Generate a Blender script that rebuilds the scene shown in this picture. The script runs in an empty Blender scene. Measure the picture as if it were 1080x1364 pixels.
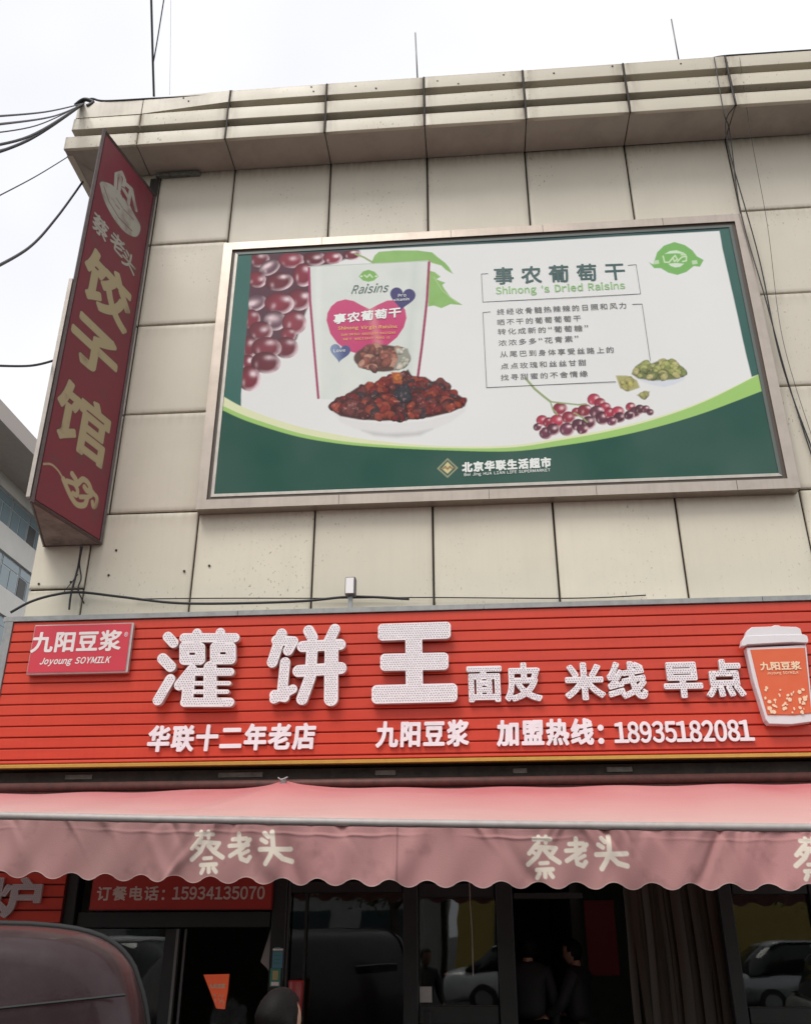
import bpy, bmesh, math, random
import numpy as np
from mathutils import Vector, Matrix
random.seed(5); rng = np.random.default_rng(5)
S = bpy.context.scene
COL = S.collection

# ------------------------------------------------------------------ camera
F, YAW, PITCH, ROLL = 1191.8, -0.078383, 0.437941, -0.0017086
CAM = np.array([0.0, -8.13, 1.70])
cy_, sy_, cp_, sp_ = math.cos(YAW), math.sin(YAW), math.cos(PITCH), math.sin(PITCH)
fwd = np.array([sy_*cp_, cy_*cp_, sp_]); rt0 = np.array([cy_, -sy_, 0.0]); up0 = np.cross(rt0, fwd)
RT = rt0*math.cos(ROLL)+up0*math.sin(ROLL); UP = -rt0*math.sin(ROLL)+up0*math.cos(ROLL)
cd = bpy.data.cameras.new('camera'); cam = bpy.data.objects.new('camera', cd); COL.objects.link(cam)
M4 = Matrix.Identity(4)
for i in range(3):
    M4[i][0] = RT[i]; M4[i][1] = UP[i]; M4[i][2] = -fwd[i]; M4[i][3] = CAM[i]
cam.matrix_world = M4
cd.sensor_fit = 'HORIZONTAL'; cd.sensor_width = 36; cd.lens = 36*F/1080
cd.clip_start = 0.05; cd.clip_end = 3000
S.camera = cam

# ------------------------------------------------------------------ sky and sun
SUN_EL, SUN_AZ = math.radians(58), math.radians(205)
W = bpy.data.worlds.new('World'); S.world = W; W.use_nodes = True
nt = W.node_tree; nt.nodes.clear()
sky = nt.nodes.new('ShaderNodeTexSky'); sky.sky_type = 'NISHITA'; sky.sun_disc = False
sky.sun_elevation = SUN_EL; sky.sun_rotation = SUN_AZ; sky.dust_density = 6.0; sky.air_density = 1.5
b1 = nt.nodes.new('ShaderNodeBackground'); b1.inputs[1].default_value = 0.10
nt.links.new(sky.outputs[0], b1.inputs[0])
tc = nt.nodes.new('ShaderNodeTexCoord')
no = nt.nodes.new('ShaderNodeTexNoise'); no.inputs['Scale'].default_value = 1.3; no.inputs['Detail'].default_value = 4
nt.links.new(tc.outputs['Generated'], no.inputs['Vector'])
cr = nt.nodes.new('ShaderNodeValToRGB')
cr.color_ramp.elements[0].position = .35; cr.color_ramp.elements[0].color = (.615, .615, .655, 1)
cr.color_ramp.elements[1].position = .6; cr.color_ramp.elements[1].color = (.80, .80, .81, 1)
nt.links.new(no.outputs[0], cr.inputs[0])
b2 = nt.nodes.new('ShaderNodeBackground'); b2.inputs[1].default_value = 1.10   # the overcast cloud deck
nt.links.new(cr.outputs[0], b2.inputs[0])
mx = nt.nodes.new('ShaderNodeMixShader'); mx.inputs[0].default_value = .9
nt.links.new(b1.outputs[0], mx.inputs[1]); nt.links.new(b2.outputs[0], mx.inputs[2])
wo = nt.nodes.new('ShaderNodeOutputWorld'); nt.links.new(mx.outputs[0], wo.inputs[0])
ld = bpy.data.lights.new('sun', 'SUN'); ld.energy = 1.5; ld.angle = math.radians(25); ld.color = (1, .96, .9)
lo = bpy.data.objects.new('sun', ld); COL.objects.link(lo)
sd = Vector((math.sin(SUN_AZ)*math.cos(SUN_EL), math.cos(SUN_AZ)*math.cos(SUN_EL), math.sin(SUN_EL)))
lo.rotation_euler = sd.to_track_quat('Z', 'Y').to_euler(); lo.location = (0, -20, 30)
S.view_settings.view_transform = 'Standard'; S.view_settings.look = 'None'
S.view_settings.exposure = 0.52; S.view_settings.gamma = 1; S.view_settings.use_curve_mapping = False
S.render.engine = 'CYCLES'; S.cycles.max_bounces = 8; S.cycles.transparent_max_bounces = 12
S.cycles.use_denoising = True

# ------------------------------------------------------------------ geometry of sight (survey of the facade)
def ray(px, py):
    return RT*((px-540)/F) - UP*((py-682)/F) + fwd
def at(px, py, y=0.0):                       # point on the vertical plane y (0 = wall face)
    d = ray(px, py); p = CAM + d*((y-CAM[1])/d[1]); return float(p[0]), float(p[2])
def at3(px, py, P0, n):
    d = ray(px, py); t = np.dot(np.array(P0)-CAM, n)/np.dot(d, n); return CAM+d*t
def proj(X, Y, Z):
    dx, dy, dz = X-CAM[0], Y-CAM[1], Z-CAM[2]
    w = dx*fwd[0]+dy*fwd[1]+dz*fwd[2]
    return 540+F*(dx*RT[0]+dy*RT[1]+dz*RT[2])/w, 682-F*(dx*UP[0]+dy*UP[1]+dz*UP[2])/w

# ------------------------------------------------------------------ materials
def mat(name, col, rough=.6, metal=0., spec=.5, noise=0., nscale=8., streak=0., bump=0., bscale=60., coat=0., rvar=0., vcol=None, tint=None, emis=None, stretch=(1,1,1), trans=0.):
    m = bpy.data.materials.new(name); m.use_nodes = True; n = m.node_tree; L = n.links
    p = n.nodes['Principled BSDF']
    p.inputs['Base Color'].default_value = (*col, 1); p.inputs['Roughness'].default_value = rough
    p.inputs['Metallic'].default_value = metal; p.inputs['Specular IOR Level'].default_value = spec
    p.inputs['Coat Weight'].default_value = coat
    t = n.nodes.new('ShaderNodeTexCoord'); mp = n.nodes.new('ShaderNodeMapping'); mp.inputs['Scale'].default_value = stretch
    g = n.nodes.new('ShaderNodeNewGeometry')
    L.new(g.outputs['Position'], mp.inputs['Vector'])
    src = None
    if vcol:
        a = n.nodes.new('ShaderNodeVertexColor'); a.layer_name = vcol; src = a.outputs['Color']
    if noise or streak:
        dark = tint or tuple(c*.45 for c in col)
        if noise:
            x = n.nodes.new('ShaderNodeTexNoise'); x.inputs['Scale'].default_value = nscale; x.inputs['Detail'].default_value = 6; x.inputs['Roughness'].default_value = .65
            L.new(mp.outputs[0], x.inputs['Vector'])
            r = n.nodes.new('ShaderNodeMapRange'); r.inputs[1].default_value = .42; r.inputs[2].default_value = .75; r.inputs[4].default_value = noise
            L.new(x.outputs[0], r.inputs[0])
            k = n.nodes.new('ShaderNodeMix'); k.data_type = 'RGBA'; k.inputs[6].default_value = (*col, 1); k.inputs[7].default_value = (*dark, 1)
            if src: L.new(src, k.inputs[6])
            L.new(r.outputs[0], k.inputs[0]); src = k.outputs[2]
        if streak:
            ms = n.nodes.new('ShaderNodeMapping'); ms.inputs['Scale'].default_value = (22, 22, .7); L.new(g.outputs['Position'], ms.inputs['Vector'])
            x = n.nodes.new('ShaderNodeTexNoise'); x.inputs['Scale'].default_value = 1; x.inputs['Detail'].default_value = 5
            L.new(ms.outputs[0], x.inputs['Vector'])
            r = n.nodes.new('ShaderNodeMapRange'); r.inputs[1].default_value = .48; r.inputs[2].default_value = .8; r.inputs[4].default_value = streak
            L.new(x.outputs[0], r.inputs[0])
            k = n.nodes.new('ShaderNodeMix'); k.data_type = 'RGBA'; k.inputs[6].default_value = (*col, 1); k.inputs[7].default_value = (*dark, 1)
            if src: L.new(src, k.inputs[6])
            L.new(r.outputs[0], k.inputs[0]); src = k.outputs[2]
    if src: L.new(src, p.inputs['Base Color'])
    if rvar:
        x = n.nodes.new('ShaderNodeTexNoise'); x.inputs['Scale'].default_value = 3; x.inputs['Detail'].default_value = 5; L.new(mp.outputs[0], x.inputs['Vector'])
        r = n.nodes.new('ShaderNodeMapRange'); r.inputs[3].default_value = max(.02, rough-rvar); r.inputs[4].default_value = min(1, rough+rvar)
        L.new(x.outputs[0], r.inputs[0]); L.new(r.outputs[0], p.inputs['Roughness'])
    if bump:
        x = n.nodes.new('ShaderNodeTexNoise'); x.inputs['Scale'].default_value = bscale; x.inputs['Detail'].default_value = 4; L.new(mp.outputs[0], x.inputs['Vector'])
        bp = n.nodes.new('ShaderNodeBump'); bp.inputs['Strength'].default_value = bump; bp.inputs['Distance'].default_value = .02
        L.new(x.outputs[0], bp.inputs['Height']); L.new(bp.outputs[0], p.inputs['Normal'])
    if emis: p.inputs['Emission Color'].default_value = (*emis[:3], 1); p.inputs['Emission Strength'].default_value = emis[3]
    if trans:
        o = n.nodes['Material Output']; tr = n.nodes.new('ShaderNodeBsdfTranslucent'); ms_ = n.nodes.new('ShaderNodeMixShader'); ms_.inputs[0].default_value = trans
        tr.inputs[0].default_value = (*col, 1)
        if src: L.new(src, tr.inputs[0])
        L.new(p.outputs[0], ms_.inputs[1]); L.new(tr.outputs[0], ms_.inputs[2]); L.new(ms_.outputs[0], o.inputs[0])
    return m

def panel_mat(name, col):
    """enamelled metal cladding: rain streaks, edge grime measured per panel, small scratches"""
    m = mat(name, col, .42, 0, .4, noise=.25, nscale=1.3, streak=.09, bump=.05, bscale=1.2, rvar=.12, tint=tuple(c*.68 for c in col))
    n = m.node_tree; L = n.links; p = n.nodes['Principled BSDF']
    src = p.inputs['Base Color'].links[0].from_socket
    g = n.nodes.new('ShaderNodeNewGeometry')
    # scattered small dark scratches / chips
    mp = n.nodes.new('ShaderNodeMapping'); mp.inputs['Scale'].default_value = (5, 5, 2.4); mp.inputs['Rotation'].default_value = (0, .35, 0)
    L.new(g.outputs['Position'], mp.inputs['Vector'])
    v = n.nodes.new('ShaderNodeTexNoise'); v.inputs['Scale'].default_value = 9; v.inputs['Detail'].default_value = 3; L.new(mp.outputs[0], v.inputs['Vector'])
    r = n.nodes.new('ShaderNodeMapRange'); r.inputs[1].default_value = .635; r.inputs[2].default_value = .70; r.inputs[4].default_value = .65
    L.new(v.outputs[0], r.inputs[0])
    lo_ = n.nodes.new('ShaderNodeTexNoise'); lo_.inputs['Scale'].default_value = .8; L.new(g.outputs['Position'], lo_.inputs['Vector'])
    r2 = n.nodes.new('ShaderNodeMapRange'); r2.inputs[1].default_value = .47; r2.inputs[2].default_value = .6; L.new(lo_.outputs[0], r2.inputs[0])
    mu = n.nodes.new('ShaderNodeMath'); mu.operation = 'MULTIPLY'; L.new(r.outputs[0], mu.inputs[0]); L.new(r2.outputs[0], mu.inputs[1])
    k = n.nodes.new('ShaderNodeMix'); k.data_type = 'RGBA'; k.inputs[7].default_value = (.12, .09, .06, 1)
    L.new(src, k.inputs[6]); L.new(mu.outputs[0], k.inputs[0])
    # edge grime from vertex colour
    a = n.nodes.new('ShaderNodeVertexColor'); a.layer_name = 'grime'
    oi = n.nodes.new('ShaderNodeObjectInfo'); rr_ = n.nodes.new('ShaderNodeMapRange'); rr_.inputs[3].default_value = 0; rr_.inputs[4].default_value = .30; L.new(oi.outputs['Random'], rr_.inputs[0])
    kt = n.nodes.new('ShaderNodeMix'); kt.data_type = 'RGBA'; kt.inputs[7].default_value = (.50, .46, .38, 1); L.new(rr_.outputs[0], kt.inputs[0]); L.new(k.outputs[2], kt.inputs[6]); k = kt
    k2 = n.nodes.new('ShaderNodeMix'); k2.data_type = 'RGBA'; k2.inputs[7].default_value = (.17, .13, .09, 1)
    nz = n.nodes.new('ShaderNodeTexNoise'); nz.inputs['Scale'].default_value = 6; nz.inputs['Detail'].default_value = 5
    m2 = n.nodes.new('ShaderNodeMapping'); m2.inputs['Scale'].default_value = (3, 3, .6); L.new(g.outputs['Position'], m2.inputs['Vector']); L.new(m2.outputs[0], nz.inputs['Vector'])
    r3 = n.nodes.new('ShaderNodeMapRange'); r3.inputs[1].default_value = .3; r3.inputs[2].default_value = .7; r3.inputs[3].default_value = .15; L.new(nz.outputs[0], r3.inputs[0])
    mu2 = n.nodes.new('ShaderNodeMath'); mu2.operation = 'MULTIPLY'; L.new(a.outputs['Color'], mu2.inputs[0]); L.new(r3.outputs[0], mu2.inputs[1])
    L.new(mu2.outputs[0], k2.inputs[0]); L.new(k.outputs[2], k2.inputs[6]); L.new(k2.outputs[2], p.inputs['Base Color'])
    return m

def glass_mat(name, tint, refl=1.0):
    m = bpy.data.materials.new(name); m.use_nodes = True; n = m.node_tree; n.nodes.clear(); L = n.links
    o = n.nodes.new('ShaderNodeOutputMaterial'); tr = n.nodes.new('ShaderNodeBsdfTransparent'); tr.inputs[0].default_value = (*tint, 1)
    gl = n.nodes.new('ShaderNodeBsdfGlossy'); gl.inputs['Roughness'].default_value = .015; gl.inputs['Color'].default_value = (refl, refl, refl, 1)
    fr = n.nodes.new('ShaderNodeFresnel'); fr.inputs[0].default_value = 1.62
    g = n.nodes.new('ShaderNodeNewGeometry'); x = n.nodes.new('ShaderNodeTexNoise'); x.inputs['Scale'].default_value = 1.5; L.new(g.outputs['Position'], x.inputs['Vector'])
    bp = n.nodes.new('ShaderNodeBump'); bp.inputs['Strength'].default_value = .03; bp.inputs['Distance'].default_value = .05; L.new(x.outputs[0], bp.inputs['Height']); L.new(bp.outputs[0], gl.inputs['Normal'])
    mx_ = n.nodes.new('ShaderNodeMixShader'); L.new(fr.outputs[0], mx_.inputs[0]); L.new(tr.outputs[0], mx_.inputs[1]); L.new(gl.outputs[0], mx_.inputs[2]); L.new(mx_.outputs[0], o.inputs[0])
    return m

CREAM = panel_mat('cladding', (.66, .61, .505))
CREAM2 = panel_mat('cladding_lower', (.72, .67, .545))
CORNP = panel_mat('cornice_face', (.62, .57, .46))
CORN = mat('cornice_panel', (.64, .59, .49), .5, noise=.35, nscale=2.6, streak=.2, tint=(.25, .22, .17), rvar=.1, bump=.05, bscale=2)
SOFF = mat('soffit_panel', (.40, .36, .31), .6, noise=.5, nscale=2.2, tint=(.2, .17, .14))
DARK = mat('joint_dark', (.03, .026, .022), .8)
CONC = mat('concrete', (.30, .28, .25), .9, noise=.6, nscale=5, bump=.3)
ALU = mat('brushed_frame', (.42, .365, .315), .34, .85, noise=.5, nscale=5, streak=.4, tint=(.30, .26, .22), rvar=.12)
ALUW = mat('pale_trim', (.50, .47, .42), .45, .3, noise=.4, nscale=9)
GALV = mat('galvanised', (.33, .345, .34), .5, .35, noise=.6, nscale=9, streak=.3, tint=(.17, .18, .18), bump=.1, bscale=6)
SLAT = mat('red_slat', (.59, .056, .026), .36, 0, .4, noise=.6, nscale=2.2, streak=.3, tint=(.46, .035, .022), rvar=.1, bump=.05, bscale=5, stretch=(.4, 1, 2))
SLATB = mat('red_backing', (.10, .008, .006), .7)
GOLD = mat('gold_trim', (.62, .36, .08), .35, .4, noise=.3)
WHITE = mat('letter_face', (.86, .82, .84), .38, noise=.25, nscale=14, tint=(.6, .52, .52))
LSIDE = mat('letter_side', (.55, .45, .44), .4, noise=.5, nscale=10, tint=(.25, .16, .15))
LED = mat('led_stud', (.22, .22, .28), .35)
PINKL = mat('letter_pink', (.86, .80, .84), .4, noise=.2)
BOXRED = mat('lightbox_red', (.60, .045, .07), .35, noise=.25, nscale=4, tint=(.45, .04, .06))
SILV = mat('silver_edge', (.55, .50, .48), .3, .7, noise=.3)
PRINTW = mat('print_white', (.80, .74, .72), .4)
DFR = mat('dark_frame', (.022, .024, .024), .4, .3, noise=.4, nscale=6, tint=(.04, .04, .038))
HDR = mat('header_beam', (.07, .055, .045), .6, .2, noise=.9, nscale=7, tint=(.022, .02, .018), bump=.3, bscale=14)
RUSTY = mat('rusty_tube', (.10, .035, .028), .6, .3, noise=.8, nscale=12, tint=(.03, .018, .015))
GLASS = glass_mat('window_glass', (.55, .6, .57))
CABLE = mat('cable_black', (.02, .02, .022), .55)
BARM = mat('awning_bar', (.40, .37, .355), .6, .2, noise=.35, nscale=12)
ASPH = mat('asphalt', (.05, .05, .052), .9, noise=.6, nscale=3, bump=.5, bscale=160, tint=(.035, .035, .035))
PAVE = mat('paving', (.26, .24, .22), .85, noise=.5, nscale=5, bump=.3, bscale=40)
KERB = mat('kerb_stone', (.32, .31, .29), .85, noise=.5, nscale=9)
PAINTW = mat('white_paint', (.75, .75, .72), .7, noise=.4, nscale=20)

# ------------------------------------------------------------------ helpers
def link(o): COL.objects.link(o); return o
def props(o, label=None, cat=None, group=None, kind=None):
    if label: o['label'] = label
    if cat: o['category'] = cat
    if group: o['group'] = group
    if kind: o['kind'] = kind
    return o
def thing(name, label, cat, loc=(0, 0, 0), group=None):
    o = bpy.data.objects.new(name, None); o.location = loc; o.empty_display_size = .1; link(o); return props(o, label, cat, group)
def fin(name, me, m, parent=None, smooth=False):
    o = bpy.data.objects.new(name, me)
    if m is not None:
        for mm in (m if isinstance(m, (list, tuple)) else [m]): me.materials.append(mm)
    link(o)
    if parent is not None:
        o.parent = parent
        pl = parent.matrix_world if parent.parent is None else None
        off = Vector(parent.location) if parent.parent is None else Vector((0, 0, 0))
        if parent.parent is not None and parent.parent.parent is None: off = Vector(parent.parent.location)+Vector(parent.location)
        o.location = -off                      # all meshes are drawn in world coordinates
    if smooth:
        me.polygons.foreach_set('use_smooth', [True]*len(me.polygons))
    return o
class MB:
    def __init__(s): s.v = []; s.f = []; s.mi = []
    def add(s, vs, fs, mi=0):
        n = len(s.v); s.v += [tuple(map(float, v)) for v in vs]; s.f += [tuple(n+i for i in f) for f in fs]; s.mi += [mi]*len(fs); return s
    def box(s, x0, x1, y0, y1, z0, z1, b=0., mi=0):
        if b <= 0:
            vs = [(x, y, z) for x in (x0, x1) for y in (y0, y1) for z in (z0, z1)]
            return s.add(vs, [(0, 1, 3, 2), (4, 6, 7, 5), (0, 4, 5, 1), (2, 3, 7, 6), (0, 2, 6, 4), (1, 5, 7, 3)], mi)
        bm = bmesh.new(); bmesh.ops.create_cube(bm, size=1)
        for v in bm.verts: v.co = ((x0+x1)/2+v.co.x*(x1-x0), (y0+y1)/2+v.co.y*(y1-y0), (z0+z1)/2+v.co.z*(z1-z0))
        bmesh.ops.bevel(bm, geom=bm.edges[:], offset=b, segments=1, affect='EDGES', profile=.5)
        bm.verts.index_update(); r = s.add([v.co[:] for v in bm.verts], [[v.index for v in f.verts] for f in bm.faces], mi); bm.free(); return r
    def tube(s, pts, r, n=8, mi=0, cap=True):
        pts = [Vector(p) for p in pts]; rr = r if isinstance(r, (list, tuple)) else [r]*len(pts)
        rings = []; up = None
        for i, p in enumerate(pts):
            t = (pts[min(i+1, len(pts)-1)]-pts[max(i-1, 0)]).normalized()
            if up is None: up = Vector((0, 0, 1)) if abs(t.z) < .9 else Vector((0, 1, 0))
            a = t.cross(up).normalized(); b = a.cross(t).normalized(); up = b
            rings.append([p+(a*math.cos(2*math.pi*k/n)+b*math.sin(2*math.pi*k/n))*rr[i] for k in range(n)])
        vs = [v for R_ in rings for v in R_]
        fs = [(i*n+k, i*n+(k+1) % n, (i+1)*n+(k+1) % n, (i+1)*n+k) for i in range(len(pts)-1) for k in range(n)]
        if cap: fs += [tuple(range(n-1, -1, -1)), tuple((len(pts)-1)*n+k for k in range(n))]
        return s.add(vs, fs, mi)
    def prism(s, poly, y0, y1, mi=0):            # polygon in x,z extruded along y
        n = len(poly); vs = [(x, y0, z) for x, z in poly]+[(x, y1, z) for x, z in poly]
        return s.add(vs, [tuple(range(n)), tuple(range(2*n-1, n-1, -1))]+[(i, i+n, (i+1) % n+n, (i+1) % n) for i in range(n)], mi)
    def prism_z(s, poly, z0, z1, mi=0):
        n = len(poly); vs = [(x, y, z0) for x, y in poly]+[(x, y, z1) for x, y in poly]
        return s.add(vs, [tuple(range(n-1, -1, -1)), tuple(range(n, 2*n))]+[(i, (i+1) % n, (i+1) % n+n, i+n) for i in range(n)], mi)
    def mesh(s, name='m'):
        me = bpy.data.meshes.new(name); me.from_pydata(s.v, [], s.f)
        if any(s.mi): me.polygons.foreach_set('material_index', s.mi)
        me.update(); return me
    def obj(s, name, m, parent=None, smooth=False): return fin(name, s.mesh(name), m, parent, smooth)
def boxo(name, m, parent, x0, x1, y0, y1, z0, z1, b=.0): return MB().box(x0, x1, y0, y1, z0, z1, b).obj(name, m, parent)

def spline(pts, n=8):
    pts = [np.array(p, float) for p in pts]; out = []
    for i in range(len(pts)-1):
        p0 = pts[max(i-1, 0)]; p1 = pts[i]; p2 = pts[i+1]; p3 = pts[min(i+2, len(pts)-1)]
        for k in range(n):
            t = k/n; out.append(.5*((2*p1)+(-p0+p2)*t+(2*p0-5*p1+4*p2-p3)*t*t+(-p0+3*p1-3*p2+p3)*t**3))
    out.append(pts[-1]); return out

# ---- signed distances
def sd_poly(P, polys):
    """P (N,2), even-odd polygons -> signed distance (negative inside)"""
    d = np.full(len(P), 1e9); ins = np.zeros(len(P), bool); x = P[:, 0]; y = P[:, 1]
    for poly in polys:
        A = np.asarray(poly, float); B = np.roll(A, -1, 0)
        for (ax, ay), (bx, by) in zip(A, B):
            ex, ey = bx-ax, by-ay; L2 = ex*ex+ey*ey
            if L2 < 1e-14: continue
            t = np.clip(((x-ax)*ex+(y-ay)*ey)/L2, 0, 1)
            d = np.minimum(d, (x-ax-t*ex)**2+(y-ay-t*ey)**2)
            if ay != by:
                c = (ay > y) != (by > y); ins ^= c & (x < ax+(y-ay)*ex/ey)
    d = np.sqrt(d); return np.where(ins, -d, d)
def sd_strokes(P, strokes):
    """strokes: (list of pts, r)"""
    d = np.full(len(P), 1e9); x = P[:, 0]; y = P[:, 1]
    for pts, r in strokes:
        for (ax, ay), (bx, by) in zip(pts[:-1], pts[1:]):
            ex, ey = bx-ax, by-ay; L2 = max(ex*ex+ey*ey, 1e-12)
            t = np.clip(((x-ax)*ex+(y-ay)*ey)/L2, 0, 1)
            d = np.minimum(d, np.sqrt((x-ax-t*ex)**2+(y-ay-t*ey)**2)-r)
    return d

# ---- glyph outlines out of Blender's own built-in font
_tc = bpy.data.curves.new('glyph_source', 'FONT'); _to = bpy.data.objects.new('glyph_source', _tc); COL.objects.link(_to)
_cache = {}
def glyph(ch):
    """outline polygons of one character, unit em, plus advance"""
    if ch in _cache: return _cache[ch]
    _tc.body = ch; _tc.extrude = 0
    c = bpy.data.curves.new('g', 'FONT'); c.body = chr(ord(ch)+0xfee0) if 33 <= ord(ch) < 127 and ch not in ".,'" else ch; c.resolution_u = 3
    o = bpy.data.objects.new('g', c); COL.objects.link(o)
    for q in bpy.context.selected_objects: q.select_set(False)
    bpy.context.view_layer.objects.active = o; o.select_set(True); bpy.ops.object.convert(target='CURVE')
    polys = []
    for s in o.data.splines:
        bp = s.bezier_points; P = []
        for i in range(len(bp)):
            a = bp[i]; b = bp[(i+1) % len(bp)]
            p0, p1, p2, p3 = [np.array(v[:2]) for v in (a.co, a.handle_right, b.co, b.handle_left)]; p2, p3 = np.array(b.handle_left[:2]), np.array(b.co[:2])
            chord = np.linalg.norm(p3-p0); dev = np.linalg.norm(p1-p0-(p3-p0)/3)+np.linalg.norm(p2-p0-(p3-p0)*2/3)
            n = 1 if dev < .006 else (4 if chord > .08 else 3)
            for k in range(n):
                t = k/n; P.append((1-t)**3*p0+3*(1-t)**2*t*p1+3*(1-t)*t*t*p2+t**3*p3)
        if len(P) > 2: polys.append(np.array(P))
    bpy.data.objects.remove(o)
    _cache[ch] = polys; return polys
def gbounds(polys):
    A = np.concatenate(polys); return A.min(0), A.max(0)

def text_layout(s, x0, x1, z0, z1, gap=.12, slant=0., square=True, narrow=.62):
    """place characters of s in the box; returns list of (char, polys in box coords)"""
    out = []; adv = []
    for ch in s:
        if ch == ' ': adv.append(.55); continue
        if ord(ch) > 0x2e80 and ch not in '：，': adv.append(1.0)
        elif ch in ':：': adv.append(.45)
        elif ord(ch) < 128:
            P = glyph(ch)
            if P: mn, mxx = gbounds(P); adv.append((mxx[0]-mn[0])/.73+.14)
            else: adv.append(.4)
        else: adv.append(.5)
    tot = sum(adv)+gap*(len(s)-1); k = (x1-x0)/tot; x = x0
    for ch, a in zip(s, adv):
        w = a*k
        if ch != ' ':
            P = glyph(ch)
            if P:
                mn, mxx = gbounds(P)
                if ord(ch) > 0x2e80 and ch not in '：':          # ideographs fill the em box (~.92 em)
                    sx = w/.95; sz = (z1-z0)/.95; cx, cz = .5, .38
                    Q = [np.stack([x+w/2+(p[:, 0]-cx)*sx, (z0+z1)/2+(p[:, 1]-cz)*sz], 1) for p in P]
                elif ch in '：:':
                    P = glyph(':'); mn, mxx = gbounds(P); sc = (z1-z0)/.95
                    Q = [np.stack([x+w*.5+(p[:, 0]-(mn[0]+mxx[0])/2)*sc, z0+(z1-z0)*.05+(p[:, 1])*sc], 1) for p in P]
                else:                                            # latin and digits: cap height = box
                    sz = (z1-z0)/.73; sx = (w*.86)/(mxx[0]-mn[0]) if not ch in '1iIlj!.,\'' else sz*.95
                    Q = [np.stack([x+w/2+(p[:, 0]-(mn[0]+mxx[0])/2)*sx, z0+p[:, 1]*sz], 1) for p in P]
                if slant: Q = [np.stack([q[:, 0]+slant*(q[:, 1]-z0), q[:, 1]], 1) for q in Q]
                out.append((ch, Q))
        x += w+gap*k
    return out

def contour(fn, x0, x1, z0, z1, step):
    """zero contour of a signed-distance function as closed loops (marching squares)"""
    nx = int((x1-x0)/step)+2; nz = int((z1-z0)/step)+2
    xs = x0+np.arange(nx)*step; zs = z0+np.arange(nz)*step
    G = np.stack(np.meshgrid(xs, zs, indexing='ij'), -1).reshape(-1, 2)
    D = fn(G).reshape(nx, nz); D[0, :] = D[-1, :] = 1; D[:, 0] = D[:, -1] = 1
    D[np.abs(D) < 1e-7] = 1e-7
    I = D < 0; seg = {}; pos = {}
    def pt(key):
        if key in pos: return
        i, j, h = key
        a = D[i, j]; b = D[i+1, j] if h else D[i, j+1]; t = a/(a-b)
        pos[key] = (xs[i]+(t*step if h else 0), zs[j]+(0 if h else t*step))
    cells = np.argwhere((I[:-1, :-1].astype(int)+I[1:, :-1]+I[:-1, 1:]+I[1:, 1:]) % 4 != 0)
    for i, j in cells:
        a, b, c, d = I[i, j], I[i+1, j], I[i+1, j+1], I[i, j+1]
        E = [(i, j, 1), (i+1, j, 0), (i, j+1, 1), (i, j, 0)]   # bottom right top left
        cs = int(a)+2*int(b)+4*int(c)+8*int(d)
        T = {1: [(3, 0)], 2: [(0, 1)], 3: [(3, 1)], 4: [(1, 2)], 5: [(3, 0), (1, 2)], 6: [(0, 2)], 7: [(3, 2)], 8: [(2, 3)], 9: [(2, 0)], 10: [(0, 1), (2, 3)], 11: [(2, 1)], 12: [(1, 3)], 13: [(1, 0)], 14: [(0, 3)]}[cs]
        for s, e in T:
            pt(E[s]); pt(E[e]); seg.setdefault(E[s], []).append(E[e])
    loops = []
    while seg:
        k0 = next(iter(seg)); k = k0; lp = []
        while k in seg:
            lp.append(pos[k]); nx_ = seg[k].pop()
            if not seg[k]: del seg[k]
            k = nx_
        if len(lp) > 5:
            lp = np.array(lp)
            keep = [0]                                              # drop nearly collinear points
            for q in range(1, len(lp)-1):
                a, b, c = lp[keep[-1]], lp[q], lp[q+1]
                cr_ = abs((b[0]-a[0])*(c[1]-a[1])-(b[1]-a[1])*(c[0]-a[0]))/max(np.linalg.norm(c-a), 1e-9)
                if (cr_ > step*.06 and np.linalg.norm(c-b) > step*.2) or np.linalg.norm(lp[q]-a) > step*14: keep.append(q)
            loops.append(lp[keep])
    return loops
def loops_mesh(loops, y_front, depth, bevel=0.):
    """fill closed x,z loops, extrude back from y_front by depth"""
    cu = bpy.data.curves.new('shape', 'CURVE'); cu.dimensions = '2D'; cu.fill_mode = 'BOTH'; cu.extrude = depth/2; cu.bevel_depth = bevel; cu.bevel_resolution = 0
    for lp in loops:
        s = cu.splines.new('POLY'); s.points.add(len(lp)-1); s.use_cyclic_u = True
        co = np.zeros((len(lp), 4)); co[:, 0] = lp[:, 0]; co[:, 1] = lp[:, 1]; co[:, 3] = 1; s.points.foreach_set('co', co.ravel())
    o = bpy.data.objects.new('shape', cu); me = bpy.data.meshes.new_from_object(o); bpy.data.objects.remove(o); bpy.data.curves.remove(cu)
    n = len(me.vertices); c = np.zeros(n*3); me.vertices.foreach_get('co', c); c = c.reshape(-1, 3)
    c2 = np.stack([c[:, 0], y_front+depth/2+bevel-c[:, 2], c[:, 1]], 1); me.vertices.foreach_set('co', c2.ravel())
    # side walls get material 1
    me.update(); nrm = np.zeros(len(me.polygons)*3); me.polygons.foreach_get('normal', nrm); nrm = nrm.reshape(-1, 3)
    me.polygons.foreach_set('material_index', (np.abs(nrm[:, 1]) < .5).astype(int).tolist()); me.polygons.foreach_set('use_smooth', [False]*len(me.polygons))
    return me
def glyph_mesh(Q, t, y_front, depth, step, bevel=0.):
    mn, mxx = gbounds(Q); m_ = t+step*3
    lo_ = contour(lambda P: sd_poly(P, Q)-t, mn[0]-m_, mxx[0]+m_, mn[1]-m_, mxx[1]+m_, step)
    return loops_mesh(lo_, y_front, depth, bevel)
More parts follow.
